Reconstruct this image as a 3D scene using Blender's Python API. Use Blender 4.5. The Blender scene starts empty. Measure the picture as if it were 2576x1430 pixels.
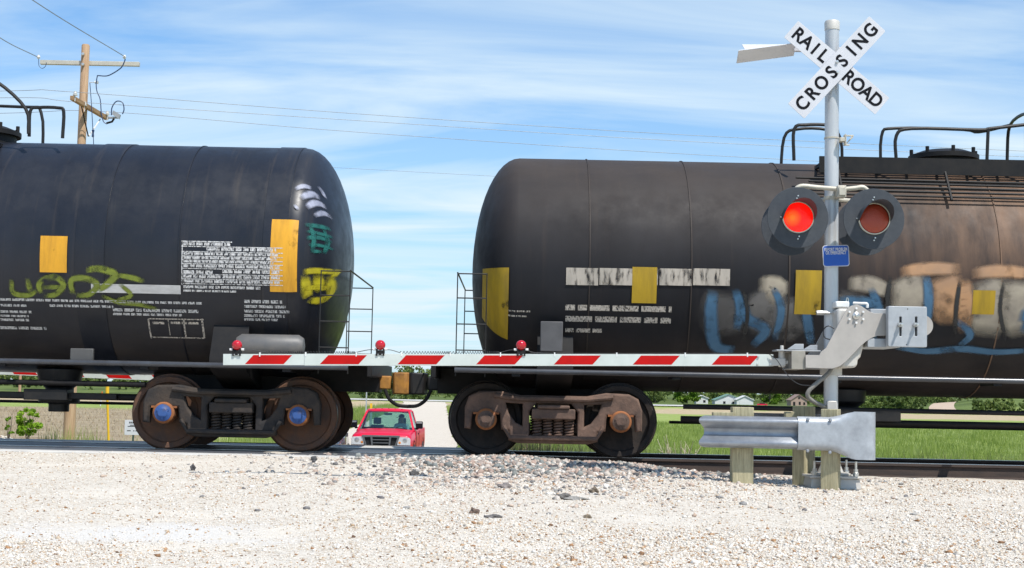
import bpy, bmesh, math, random
import numpy as np
from mathutils import Vector, Matrix

random.seed(7); rng = np.random.default_rng(7)
R_ = math.radians
sc = bpy.context.scene
COL = sc.collection

# ------------------------------------------------------------------ camera
F_PX, ZC, PITCH, ROLL = 1440.0, 0.8, math.atan(108 / 1440.0), 0.02
cam_d = bpy.data.cameras.new('camera'); cam = bpy.data.objects.new('camera', cam_d); COL.objects.link(cam)
cam_d.sensor_width = 36.0; cam_d.lens = 36.0 * F_PX / 1024.0
cam_d.clip_start = 0.1; cam_d.clip_end = 6000
CAM_R = Matrix.Rotation(math.pi / 2 + PITCH, 3, 'X') @ Matrix.Rotation(ROLL, 3, 'Z')
cam.matrix_world = Matrix.Translation((0, 0, ZC)) @ CAM_R.to_4x4()
sc.camera = cam

# ------------------------------------------------------------------ light
SUN = Vector((0.38, -0.50, 1.0)).normalized()
elev = math.asin(SUN.z); azim = math.atan2(SUN.x, SUN.y)
world = bpy.data.worlds.new('World'); sc.world = world; world.use_nodes = True
wn, wl = world.node_tree.nodes, world.node_tree.links
wn.clear()
w_out = wn.new('ShaderNodeOutputWorld'); w_bg = wn.new('ShaderNodeBackground'); w_bg.inputs[1].default_value = 0.115
sky = wn.new('ShaderNodeTexSky'); sky.sky_type = 'NISHITA'; sky.sun_disc = False
sky.sun_elevation = elev; sky.sun_rotation = azim; sky.air_density = 1.0; sky.dust_density = 0.6; sky.ozone_density = 2.0
w_tc = wn.new('ShaderNodeTexCoord'); w_sep = wn.new('ShaderNodeSeparateXYZ'); wl.new(w_tc.outputs['Generated'], w_sep.inputs[0])
w_add = wn.new('ShaderNodeMath'); w_add.operation = 'ADD'; w_add.inputs[1].default_value = 0.10; w_add.use_clamp = False
w_max = wn.new('ShaderNodeMath'); w_max.operation = 'MAXIMUM'; w_max.inputs[1].default_value = 0.0
wl.new(w_sep.outputs[2], w_max.inputs[0]); wl.new(w_max.outputs[0], w_add.inputs[0])
w_comb = wn.new('ShaderNodeCombineXYZ')
for i in (0, 1):
    dv = wn.new('ShaderNodeMath'); dv.operation = 'DIVIDE'
    wl.new(w_sep.outputs[i], dv.inputs[0]); wl.new(w_add.outputs[0], dv.inputs[1]); wl.new(dv.outputs[0], w_comb.inputs[i])
w_map = wn.new('ShaderNodeMapping'); w_map.inputs['Rotation'].default_value = (0, 0, R_(12)); w_map.inputs['Scale'].default_value = (0.55, 1.5, 1)
wl.new(w_comb.outputs[0], w_map.inputs[0])
w_n1 = wn.new('ShaderNodeTexNoise'); w_n1.inputs['Scale'].default_value = 1.3; w_n1.inputs['Detail'].default_value = 8; w_n1.inputs['Roughness'].default_value = 0.55; w_n1.inputs['Distortion'].default_value = 0.7
wl.new(w_map.outputs[0], w_n1.inputs['Vector'])
w_rmp = wn.new('ShaderNodeValToRGB'); w_rmp.color_ramp.elements[0].position = 0.38; w_rmp.color_ramp.elements[0].color = (0.0, 0.0, 0.0, 1); w_rmp.color_ramp.elements[1].position = 0.74; w_rmp.color_ramp.elements[1].color = (0.8, 0.8, 0.8, 1)
wl.new(w_n1.outputs['Fac'], w_rmp.inputs[0])
# thin high veil, thicker towards the horizon all the way round
w_hz = wn.new('ShaderNodeMapRange'); w_hz.inputs[1].default_value = 0.0; w_hz.inputs[2].default_value = 0.32; w_hz.inputs[3].default_value = 0.60; w_hz.inputs[4].default_value = 0.0
wl.new(w_sep.outputs[2], w_hz.inputs[0])
w_sum = wn.new('ShaderNodeMath'); w_sum.operation = 'ADD'; w_sum.use_clamp = True
wl.new(w_rmp.outputs[0], w_sum.inputs[0]); wl.new(w_hz.outputs[0], w_sum.inputs[1])
w_tint = wn.new('ShaderNodeMix'); w_tint.data_type = 'RGBA'; w_tint.blend_type = 'MULTIPLY'; w_tint.inputs[0].default_value = 1.0
w_tint.inputs[7].default_value = (0.52, 0.93, 1.24, 1)
wl.new(sky.outputs[0], w_tint.inputs[6])
w_mix = wn.new('ShaderNodeMix'); w_mix.data_type = 'RGBA'
wl.new(w_sum.outputs[0], w_mix.inputs[0]); wl.new(w_tint.outputs[2], w_mix.inputs[6]); w_mix.inputs[7].default_value = (5.5, 6.55, 7.2, 1)
wl.new(w_mix.outputs[2], w_bg.inputs[0]); wl.new(w_bg.outputs[0], w_out.inputs[0])

sun_d = bpy.data.lights.new('sun', 'SUN'); sun = bpy.data.objects.new('sun', sun_d); COL.objects.link(sun)
sun_d.energy = 4.3; sun_d.angle = R_(0.53); sun_d.color = (1.0, 0.955, 0.89)
sun.rotation_euler = (-SUN).to_track_quat('-Z', 'Y').to_euler()
sun.location = (20, -20, 40)
vs = sc.view_settings; vs.view_transform = 'Standard'; vs.look = 'None'; vs.exposure = 0.30; vs.gamma = 1.0; vs.use_curve_mapping = False
sc.cycles.max_bounces = 6; sc.cycles.transparent_max_bounces = 12

# ------------------------------------------------------------------ helpers
def ray(px, py):
    return CAM_R @ Vector(((px - 512) / F_PX, -(py - 284) / F_PX, -1.0))
def at(px, py, Y):
    d = ray(px, py); return Vector((0, 0, ZC)) + d * (Y / d.y)
K = 1024 / 2576.0
def D(dx, dy, Y):
    """a point of the photograph (in 2576-wide coordinates) at depth Y"""
    return at(dx * K, dy * K, Y)

def new_mat(name):
    m = bpy.data.materials.new(name); m.use_nodes = True
    nt = m.node_tree; b = nt.nodes['Principled BSDF']
    return m, nt, b
def mat(name, c1, c2=None, rough=0.6, metal=0.0, scale=6.0, bump=0.0, bscale=None, detail=5, stretch=None, spec=None, coat=0.0, lo=0.35, hi=0.65):
    m, nt, b = new_mat(name)
    b.inputs['Roughness'].default_value = rough; b.inputs['Metallic'].default_value = metal
    if spec is not None: b.inputs['Specular IOR Level'].default_value = spec
    if coat: b.inputs['Coat Weight'].default_value = coat; b.inputs['Coat Roughness'].default_value = 0.05
    c2 = c2 or tuple(min(1, x * 0.8) for x in c1)
    tc = nt.nodes.new('ShaderNodeTexCoord'); mp = nt.nodes.new('ShaderNodeMapping')
    if stretch: mp.inputs['Scale'].default_value = stretch
    nt.links.new(tc.outputs['Object'], mp.inputs[0])
    n = nt.nodes.new('ShaderNodeTexNoise'); n.inputs['Scale'].default_value = scale; n.inputs['Detail'].default_value = detail; n.inputs['Roughness'].default_value = 0.65
    nt.links.new(mp.outputs[0], n.inputs['Vector'])
    r = nt.nodes.new('ShaderNodeValToRGB'); r.color_ramp.elements[0].position = lo; r.color_ramp.elements[1].position = hi
    r.color_ramp.elements[0].color = (*c1, 1); r.color_ramp.elements[1].color = (*c2, 1)
    nt.links.new(n.outputs['Fac'], r.inputs[0]); nt.links.new(r.outputs[0], b.inputs['Base Color'])
    if bump:
        n2 = nt.nodes.new('ShaderNodeTexNoise'); n2.inputs['Scale'].default_value = bscale or scale * 6; n2.inputs['Detail'].default_value = 4
        nt.links.new(mp.outputs[0], n2.inputs['Vector'])
        bp = nt.nodes.new('ShaderNodeBump'); bp.inputs['Strength'].default_value = bump; bp.inputs['Distance'].default_value = 0.02
        nt.links.new(n2.outputs['Fac'], bp.inputs['Height']); nt.links.new(bp.outputs[0], b.inputs['Normal'])
    return m

class MB:
    def __init__(s): s.v = []; s.f = []
    def add(s, vs_, fs):
        o = len(s.v); s.v += [tuple(p) for p in vs_]; s.f += [tuple(o + i for i in f) for f in fs]; return s
    def box(s, lo, hi, M=None):
        p = [Vector((x, y, z)) for z in (lo[2], hi[2]) for y in (lo[1], hi[1]) for x in (lo[0], hi[0])]
        if M is not None: p = [M @ q for q in p]
        return s.add(p, [(0, 2, 3, 1), (4, 5, 7, 6), (0, 1, 5, 4), (2, 6, 7, 3), (0, 4, 6, 2), (1, 3, 7, 5)])
    def hexa(s, b4, t4):
        return s.add(list(b4) + list(t4), [(3, 2, 1, 0), (4, 5, 6, 7), (0, 1, 5, 4), (1, 2, 6, 5), (2, 3, 7, 6), (3, 0, 4, 7)])
    def tube(s, pts, r, n=8, cap=True, closed=False):
        pts = [Vector(p) for p in pts]; N = len(pts)
        rs = r if isinstance(r, (list, tuple)) else [r] * N
        rings = []; up = None
        for i, p in enumerate(pts):
            if closed: t = pts[(i + 1) % N] - pts[i - 1]
            else: t = pts[min(i + 1, N - 1)] - pts[max(i - 1, 0)]
            t.normalize()
            if up is None:
                up = Vector((0, 0, 1)) if abs(t.z) < 0.9 else Vector((1, 0, 0))
            a = t.cross(up)
            if a.length < 1e-6: a = t.orthogonal()
            a.normalize(); b = a.cross(t).normalized(); up = b
            rings.append([p + (a * math.cos(2 * math.pi * k / n) + b * math.sin(2 * math.pi * k / n)) * rs[i] for k in range(n)])
        o = len(s.v)
        for rg in rings: s.v += [tuple(q) for q in rg]
        M_ = N if closed else N - 1
        for i in range(M_):
            j = (i + 1) % N
            for k in range(n):
                k2 = (k + 1) % n
                s.f.append((o + i * n + k, o + i * n + k2, o + j * n + k2, o + j * n + k))
        if cap and not closed:
            s.f.append(tuple(o + k for k in range(n - 1, -1, -1))); s.f.append(tuple(o + (N - 1) * n + k for k in range(n)))
        return s
    def lathe(s, prof, axis='y', n=32, c=(0, 0, 0), ang=2 * math.pi, a0=0.0, close=True):
        """prof: list of (radius, along)"""
        full = abs(ang - 2 * math.pi) < 1e-6; m = n if full else n + 1
        o = len(s.v); c = Vector(c)
        for (r, h) in prof:
            for k in range(m):
                a = a0 + ang * k / n; x, y = r * math.cos(a), r * math.sin(a)
                q = {'y': (x, h, y), 'x': (h, x, y), 'z': (x, y, h)}[axis]
                s.v.append(tuple(c + Vector(q)))
        for i in range(len(prof) - 1):
            for k in range(n if full else n):
                k2 = (k + 1) % m
                s.f.append((o + i * m + k, o + i * m + k2, o + (i + 1) * m + k2, o + (i + 1) * m + k))
        if close and full:
            if prof[0][0] > 1e-6: s.f.append(tuple(o + k for k in range(m - 1, -1, -1)))
            if prof[-1][0] > 1e-6: s.f.append(tuple(o + (len(prof) - 1) * m + k for k in range(m)))
        return s
    def prism(s, poly, y0, y1):
        """polygon in x,z extruded along y"""
        n = len(poly)
        vs_ = [(x, y0, z) for x, z in poly] + [(x, y1, z) for x, z in poly]
        return s.add(vs_, [tuple(range(n)), tuple(range(2 * n - 1, n - 1, -1))] + [(i, n + i, n + (i + 1) % n, (i + 1) % n) for i in range(n)])
    def mesh(s, name, smooth=True, recalc=True, ang=38):
        me = bpy.data.meshes.new(name); me.from_pydata(s.v, [], s.f)
        if recalc:
            bm = bmesh.new(); bm.from_mesh(me); bmesh.ops.remove_doubles(bm, verts=bm.verts, dist=1e-5)
            bmesh.ops.recalc_face_normals(bm, faces=bm.faces); bm.to_mesh(me); bm.free()
        if smooth: finish(me, ang)
        return me
    def build(s, name, m, parent=None, smooth=True, bevel=0, recalc=True, ang=38, **kw):
        o = link(name, s.mesh(name, smooth, recalc, ang), m, parent)
        if bevel: add_bevel(o, bevel)
        tag(o, **kw); return o
def finish(me, ang=38):
    me.shade_smooth(); me.set_sharp_from_angle(angle=R_(ang))
def add_bevel(o, w, seg=2):
    b = o.modifiers.new('bevel', 'BEVEL'); b.width = w; b.segments = seg; b.limit_method = 'ANGLE'; b.angle_limit = R_(40)
    b.harden_normals = False
def link(name, me, m=None, parent=None, loc=None):
    o = bpy.data.objects.new(name, me); COL.objects.link(o)
    if m is not None and me is not None and not me.materials: me.materials.append(m)
    if parent: o.parent = parent
    if loc is not None: o.location = loc
    return o
def tag(o, label=None, cat=None, group=None, kind=None):
    if label: o['label'] = label
    if cat: o['category'] = cat
    if group: o['group'] = group
    if kind: o['kind'] = kind
    return o
def empty(name, loc=(0, 0, 0), rz=0.0, **kw):
    o = bpy.data.objects.new(name, None); COL.objects.link(o); o.location = loc; o.rotation_euler = (0, 0, rz)
    o.empty_display_size = 0.2; tag(o, **kw); return o
def copy_tree(o, parent=None):
    c = o.copy(); COL.objects.link(c); c.parent = parent
    for ch in list(o.children): copy_tree(ch, c)
    return c
def curve_plate(outer, holes=(), depth=0.02, bevel=0.0, res=1):
    """flat plate in the x,z plane (thickness along y) with holes"""
    cu = bpy.data.curves.new('plate', 'CURVE'); cu.dimensions = '2D'; cu.fill_mode = 'BOTH'
    cu.extrude = max(depth / 2 - bevel, 0.0005); cu.bevel_depth = bevel; cu.bevel_resolution = res; cu.offset = -bevel if bevel else 0
    for poly in [outer] + list(holes):
        sp = cu.splines.new('POLY'); sp.points.add(len(poly) - 1); sp.use_cyclic_u = True
        for p, (x, z) in zip(sp.points, poly): p.co = (x, z, 0, 1)
    ob = bpy.data.objects.new('plate', cu); COL.objects.link(ob)
    dg = bpy.context.evaluated_depsgraph_get()
    me = bpy.data.meshes.new_from_object(ob.evaluated_get(dg)); bpy.data.objects.remove(ob); bpy.data.curves.remove(cu)
    me.transform(Matrix.Rotation(math.pi / 2, 4, 'X'))
    finish(me, 35); me.materials.clear()
    return me
def text_mesh(txt, size, align='CENTER', spacing=1.0, bold=0.0, depth=0.0008, xs=1.0):
    cu = bpy.data.curves.new('t', 'FONT'); cu.body = txt; cu.size = size; cu.align_x = align; cu.align_y = 'CENTER'
    cu.space_character = spacing; cu.offset = bold; cu.extrude = depth; cu.resolution_u = 6
    ob = bpy.data.objects.new('t', cu); COL.objects.link(ob)
    dg = bpy.context.evaluated_depsgraph_get()
    me = bpy.data.meshes.new_from_object(ob.evaluated_get(dg)); bpy.data.objects.remove(ob); bpy.data.curves.remove(cu)
    me.transform(Matrix.Diagonal((xs, 1, 1, 1))); me.transform(Matrix.Rotation(math.pi / 2, 4, 'X')); me.materials.clear()
    return me
def arc(cx, cz, r, a0, a1, n=8):
    return [(cx + r * math.cos(R_(a0 + (a1 - a0) * i / n)), cz + r * math.sin(R_(a0 + (a1 - a0) * i / n))) for i in range(n + 1)]
def rrect(x0, z0, x1, z1, r, n=5):
    return arc(x1 - r, z1 - r, r, 0, 90, n) + arc(x0 + r, z1 - r, r, 90, 180, n) + arc(x0 + r, z0 + r, r, 180, 270, n) + arc(x1 - r, z0 + r, r, 270, 360, n)
def catmull(P, n=6):
    P = [Vector(p) for p in P]; out = []
    Q = [P[0] * 2 - P[1]] + P + [P[-1] * 2 - P[-2]]
    for i in range(1, len(Q) - 2):
        for k in range(n):
            t = k / n
            out.append(0.5 * ((2 * Q[i]) + (Q[i + 1] - Q[i - 1]) * t + (2 * Q[i - 1] - 5 * Q[i] + 4 * Q[i + 1] - Q[i + 2]) * t * t + (3 * Q[i] - Q[i - 1] - 3 * Q[i + 1] + Q[i + 2]) * t ** 3))
    out.append(P[-1]); return out
def sstep(a, b, x):
    t = np.clip((x - a) / (b - a), 0, 1); return t * t * (3 - 2 * t)
def vnoise(x, y, seed=0):
    """cheap smooth noise on arrays"""
    r = np.random.default_rng(seed); out = 0
    for k in range(6):
        a, f, p = r.uniform(0, 6.28), r.uniform(0.6, 1.7) * 1.35 ** k, r.uniform(0, 6.28)
        out = out + np.sin((x * math.cos(a) + y * math.sin(a)) * f + p) / 1.2 ** k
    return out / 3.0

# ------------------------------------------------------------------ terrain
YT = 19.12                                    # track centre line
RAIL_N, RAIL_F = 18.4, 19.84
def road_right(Y): return -2.3 - 0.0475 * (Y - 66)
def road_z(Y): return np.interp(Y, [20.6, 24, 30, 38, 46, 200, 226, 232], [-0.02, -0.15, -0.62, -1.32, -1.72, -1.72, -1.05, -0.9])
def fore_z(X, Y):
    """gravel in front of the track"""
    X = np.asarray(X, float); Y = np.asarray(Y, float)
    z = -0.09 + 0.075 * np.exp(-((X - 1.9) / 0.75) ** 2 - ((Y - 14.3) / 1.3) ** 2)
    z = z + 0.07 * sstep(15.2, 17.1, Y) * (1 - sstep(-0.2, 0.9, X)) - 0.08 * sstep(15.5, 18.0, Y) * sstep(1.2, 2.8, X)
    z = z + 0.016 * vnoise(X * 1.1, Y * 1.4, 3) + 0.008 * vnoise(X * 4, Y * 4, 4)
    return z
def field_z(X, Y):
    X = np.asarray(X, float); Y = np.asarray(Y, float)
    z = np.interp(Y, [-80, 4, 18.2, 20.9, 22, 27, 34, 215, 226, 231, 247, 262, 300, 400, 600, 660, 800, 1200, 4000],
                  [-0.2, -0.16, -0.26, -0.30, -0.42, -1.45, -1.72, -1.72, -1.45, -0.93, -0.93, -1.5, -1.7, -1.9, -2.7, -2.4, 0.0, 3.0, 6])
    # gravel pad round the far signal, left of the road
    pad = np.exp(-((X + 9.4) / 1.5) ** 4 - ((Y - 24.2) / 2.4) ** 4)
    z = z * (1 - pad) + (-0.045) * pad
    # hill on the right beyond the highway
    hill = np.exp(-((X / np.maximum(Y, 1.0) - 0.40) / 0.085) ** 2) * sstep(250, 340, Y)
    z = z + hill * 7.0 + np.exp(-((X + 95) / 60) ** 2) * sstep(255, 330, Y) * 2.0
    # road bed
    xr = road_right(Y); d = np.maximum(np.maximum(xr - 6.7 - X, X - xr), 0)
    w = np.clip(1 - d / 2.2, 0, 1) * sstep(19.5, 20.5, Y) * (1 - sstep(228, 231, Y))
    z = z * (1 - w) + (road_z(Y) - 0.05) * w
    z = z + 0.03 * vnoise(X * 0.8, Y * 0.8, 9) * sstep(22, 26, Y) * (1 - w)
    return z
def grid_mesh(name, xs, ys, zf):
    X, Y = np.meshgrid(np.array(xs, float), np.array(ys, float)); Z = zf(X, Y)
    V = np.stack([X.ravel(), Y.ravel(), np.broadcast_to(Z, X.shape).ravel()], 1)
    nx, ny = len(xs), len(ys)
    i = (np.arange(ny - 1)[:, None] * nx + np.arange(nx - 1)[None]).ravel()
    Fq = np.stack([i, i + 1, i + 1 + nx, i + nx], 1)
    me = bpy.data.meshes.new(name); me.vertices.add(len(V)); me.vertices.foreach_set('co', V.ravel())
    me.loops.add(Fq.size); me.loops.foreach_set('vertex_index', Fq.ravel().astype(np.int32))
    me.polygons.add(len(Fq)); me.polygons.foreach_set('loop_start', (np.arange(len(Fq)) * 4).astype(np.int32))
    me.update(); me.validate(); me.shade_smooth(); return me
def raw_mesh(name, V, Fc):
    k = Fc.shape[1]; me = bpy.data.meshes.new(name); me.vertices.add(len(V)); me.vertices.foreach_set('co', np.ascontiguousarray(V, np.float32).ravel())
    me.loops.add(Fc.size); me.loops.foreach_set('vertex_index', Fc.ravel().astype(np.int32))
    me.polygons.add(len(Fc)); me.polygons.foreach_set('loop_start', (np.arange(len(Fc)) * k).astype(np.int32))
    me.update(); return me

# --- ground materials
def ground_material():
    m, nt, b = new_mat('field_ground'); N, L = nt.nodes, nt.links
    geo = N.new('ShaderNodeNewGeometry'); sep = N.new('ShaderNodeSeparateXYZ'); L.new(geo.outputs['Position'], sep.inputs[0])
    def noise(scale, detail=6, st=(1, 1, 1), rough=0.65):
        mp = N.new('ShaderNodeMapping'); mp.inputs['Scale'].default_value = st; L.new(geo.outputs['Position'], mp.inputs[0])
        n = N.new('ShaderNodeTexNoise'); n.inputs['Scale'].default_value = scale; n.inputs['Detail'].default_value = detail; n.inputs['Roughness'].default_value = rough
        L.new(mp.outputs[0], n.inputs['Vector']); return n.outputs['Fac']
    def ramp(fac, stops):
        r = N.new('ShaderNodeValToRGB'); e = r.color_ramp.elements
        e[0].position, e[0].color = stops[0][0], (*stops[0][1], 1); e[1].position, e[1].color = stops[-1][0], (*stops[-1][1], 1)
        for p, c in stops[1:-1]:
            q = e.new(p); q.color = (*c, 1)
        L.new(fac, r.inputs[0]); return r.outputs[0]
    def rng_(val, a, b_, out0=0.0, out1=1.0):
        r = N.new('ShaderNodeMapRange'); r.inputs[1].default_value = a; r.inputs[2].default_value = b_; r.inputs[3].default_value = out0; r.inputs[4].default_value = out1
        L.new(val, r.inputs[0]); return r.outputs[0]
    def math_(op, a, c):
        n = N.new('ShaderNodeMath'); n.operation = op
        for i, x in enumerate((a, c)):
            if isinstance(x, (int, float)): n.inputs[i].default_value = x
            else: L.new(x, n.inputs[i])
        return n.outputs[0]
    def mix(f, a, c):
        n = N.new('ShaderNodeMix'); n.data_type = 'RGBA'; L.new(f, n.inputs[0]) if not isinstance(f, float) else None
        L.new(a, n.inputs[6]); L.new(c, n.inputs[7]); return n.outputs[2]
    green = ramp(noise(0.55, 7, (0.35, 1, 1)), [(0.3, (0.17, 0.23, 0.045)), (0.5, (0.255, 0.315, 0.085)), (0.72, (0.36, 0.40, 0.16))])
    stubble = ramp(noise(0.9, 8, (0.35, 1.2, 1), 0.75), [(0.28, (0.15, 0.105, 0.07)), (0.48, (0.30, 0.235, 0.155)), (0.62, (0.36, 0.30, 0.20)), (0.75, (0.30, 0.30, 0.11))])
    dry = ramp(noise(1.3, 6), [(0.3, (0.36, 0.27, 0.16)), (0.7, (0.46, 0.38, 0.25))])
    x, y = sep.outputs[0], sep.outputs[1]
    # left of the road: stubble field, a strip of grass at its far end, then grass
    wob = math_('MULTIPLY', noise(0.08, 4), 30.0)
    yw = math_('ADD', y, wob)
    rd = math_('ADD', x, math_('MULTIPLY', y, 0.0475))            # constant along the road
    left = rng_(rd, -9.5, -13.5)
    near_grass = rng_(y, 60, 30)
    stub_m = math_('MULTIPLY', left, rng_(yw, 168, 160))
    c = mix(stub_m, green, stubble)
    dry_m = math_('MULTIPLY', rng_(yw, 205, 212), rng_(yw, 246, 240))
    c = mix(dry_m, c, dry)
    far_m = rng_(yw, 285, 300)
    c = mix(far_m, c, ramp(noise(0.05, 5), [(0.35, (0.06, 0.085, 0.025)), (0.6, (0.13, 0.17, 0.05))]))
    # mixed dry tufts near the embankment
    tuft = math_('MULTIPLY', rng_(noise(2.2, 6), 0.52, 0.66), rng_(y, 34, 24))
    c = mix(tuft, c, dry)
    padm = math_('MULTIPLY', rng_(x, -6.8, -7.6), rng_(y, 27.5, 26.5))
    c = mix(padm, c, ramp(noise(14, 6), [(0.3, (0.42, 0.38, 0.33)), (0.7, (0.72, 0.68, 0.62))]))
    L.new(c, b.inputs['Base Color']); b.inputs['Roughness'].default_value = 0.9; b.inputs['Specular IOR Level'].default_value = 0.1
    bp = N.new('ShaderNodeBump'); bp.inputs['Strength'].default_value = 0.7; bp.inputs['Distance'].default_value = 0.12
    L.new(noise(5, 6), bp.inputs['Height']); L.new(bp.outputs[0], b.inputs['Normal'])
    return m
xs = sorted(set([-3000, -1500, -800, -500, -350, -260] + list(np.arange(-200, -40, 8)) + list(np.arange(-40, 40, 1.0)) + list(np.arange(40, 200, 8)) + [200, 260, 350, 500, 800, 1500, 3000]))
ys = sorted(set(list(np.arange(-80, 16, 8.0)) + list(np.arange(16, 60, 0.5)) + list(np.arange(60, 140, 4)) + list(np.arange(140, 460, 4)) + [480, 520, 560, 620, 700, 800, 900, 1200, 2000, 4000]))
link('ground', grid_mesh('ground', xs, ys, field_z), ground_material())['kind'] = 'structure'

def gravel_material(name, base, dark, tan, scale=70, patch=True):
    m, nt, b = new_mat(name); N, L = nt.nodes, nt.links
    geo = N.new('ShaderNodeNewGeometry')
    v = N.new('ShaderNodeTexVoronoi'); v.inputs['Scale'].default_value = scale; v.inputs['Randomness'].default_value = 1.0
    L.new(geo.outputs['Position'], v.inputs['Vector'])
    r = N.new('ShaderNodeValToRGB'); e = r.color_ramp.elements
    e[0].position = 0.0; e[0].color = (*dark, 1); e[1].position = 1.0; e[1].color = (*[min(1, c * 1.12) for c in base], 1)
    for p, c in ((0.06, tan), (0.17, tuple(x * 0.86 for x in base)), (0.5, base)):
        q = e.new(p); q.color = (*c, 1)
    sepc = N.new('ShaderNodeSeparateColor'); L.new(v.outputs['Color'], sepc.inputs[0]); L.new(sepc.outputs[0], r.inputs[0])
    n = N.new('ShaderNodeTexNoise'); n.inputs['Scale'].default_value = 1.1; n.inputs['Detail'].default_value = 7; n.inputs['Roughness'].default_value = 0.7; L.new(geo.outputs['Position'], n.inputs['Vector'])
    r2 = N.new('ShaderNodeValToRGB'); r2.color_ramp.elements[0].position = 0.50; r2.color_ramp.elements[1].position = 0.64
    L.new(n.outputs['Fac'], r2.inputs[0])
    mx = N.new('ShaderNodeMix'); mx.data_type = 'RGBA'; L.new(r2.outputs[0], mx.inputs[0]); L.new(r.outputs[0], mx.inputs[6]); mx.inputs[7].default_value = (*[min(0.85, c * 1.06) for c in base], 1)
    if patch == 'dust':
        sp = N.new('ShaderNodeSeparateXYZ'); L.new(geo.outputs['Position'], sp.inputs[0])
        vm = N.new('ShaderNodeVectorMath'); vm.operation = 'SUBTRACT'; vm.inputs[1].default_value = (-2.15, 8.75, 0); L.new(geo.outputs['Position'], vm.inputs[0])
        vs2 = N.new('ShaderNodeVectorMath'); vs2.operation = 'MULTIPLY'; vs2.inputs[1].default_value = (1 / 0.95, 1 / 0.75, 0); L.new(vm.outputs[0], vs2.inputs[0])
        ln2 = N.new('ShaderNodeVectorMath'); ln2.operation = 'LENGTH'; L.new(vs2.outputs[0], ln2.inputs[0])
        ad2 = N.new('ShaderNodeMath'); ad2.operation = 'MULTIPLY_ADD'; L.new(n.outputs['Fac'], ad2.inputs[0]); ad2.inputs[1].default_value = 3.2; L.new(ln2.outputs['Value'], ad2.inputs[2])
        dm = N.new('ShaderNodeMapRange'); dm.inputs[1].default_value = 2.75; dm.inputs[2].default_value = 2.0; L.new(ad2.outputs[0], dm.inputs[0])
        mx2 = N.new('ShaderNodeMix'); mx2.data_type = 'RGBA'; L.new(dm.outputs[0], mx2.inputs[0]); L.new(mx.outputs[2], mx2.inputs[6]); mx2.inputs[7].default_value = (0.645, 0.61, 0.56, 1); mx = mx2
    L.new((mx if patch else r).outputs[2 if patch else 0], b.inputs['Base Color']); b.inputs['Roughness'].default_value = 0.95; b.inputs['Specular IOR Level'].default_value = 0.1
    bp = N.new('ShaderNodeBump'); bp.inputs['Strength'].default_value = 0.9; bp.inputs['Distance'].default_value = 0.012; bp.invert = True
    L.new(v.outputs['Distance'], bp.inputs['Height']); L.new(bp.outputs[0], b.inputs['Normal'])
    return m
M_GRAVEL = gravel_material('pale_gravel', (0.63, 0.575, 0.495), (0.18, 0.105, 0.055), (0.41, 0.29, 0.175), patch='dust')
M_ROAD = gravel_material('road_gravel', (0.56, 0.50, 0.42), (0.28, 0.21, 0.15), (0.42, 0.34, 0.26), 40)
link('gravel_apron', grid_mesh('gravel_apron', np.arange(-16, 16.01, 0.1), np.arange(2, 18.21, 0.1), fore_z), M_GRAVEL)['kind'] = 'structure'
# road beyond the track
ry = np.concatenate([np.arange(20.7, 60, 0.7), np.arange(60, 231, 4)])
NX = 9
rv = np.array([[road_right(y) - 6.7 * (1 - k / (NX - 1)) + 0.22 * math.sin(y * 0.35 + k) * (k in (0, NX - 1)), y, road_z(y) + 0.03 * math.sin(math.pi * k / (NX - 1))] for y in ry for k in range(NX)])
ri = (np.arange(len(ry) - 1)[:, None] * NX + np.arange(NX - 1)[None]).ravel()
link('gravel_road', raw_mesh('gravel_road', rv, np.stack([ri, ri + 1, ri + 1 + NX, ri + NX], 1)), M_ROAD)['kind'] = 'structure'
hw = MB(); hw.add([(-900, 230.5, -0.90), (900, 230.5, -0.90), (900, 233, -0.80), (-900, 233, -0.80), (-900, 244, -0.80), (900, 244, -0.80)], [(0, 1, 2, 3), (3, 2, 5, 4)])
hw.build('highway', mat('pale_concrete_road', (0.55, 0.53, 0.49), (0.46, 0.44, 0.41), 0.9, scale=0.3), kind='structure', recalc=False)
dt = MB()                                     # dirt track up the hill on the right
prev = None
for i, y in enumerate(np.linspace(246, 340, 24)):
    xc = 75.5 + 0.29 * (y - 246) - 1.5 * math.sin((y - 246) / 30.0)
    z = float(field_z(np.array(xc), np.array(y))) + 0.1
    w = 2.6
    z1 = float(field_z(np.array(xc - w), np.array(y))) + 0.12; z2 = float(field_z(np.array(xc + w), np.array(y))) + 0.12
    dt.v += [(xc - w, y, max(z, z1)), (xc + w, y, max(z, z2))]
    if i: dt.f.append((2 * i - 2, 2 * i - 1, 2 * i + 1, 2 * i))
dt.build('dirt_track', mat('dirt_track', (0.50, 0.38, 0.28), (0.42, 0.31, 0.22), 0.95, scale=1), kind='structure', recalc=False)

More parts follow.
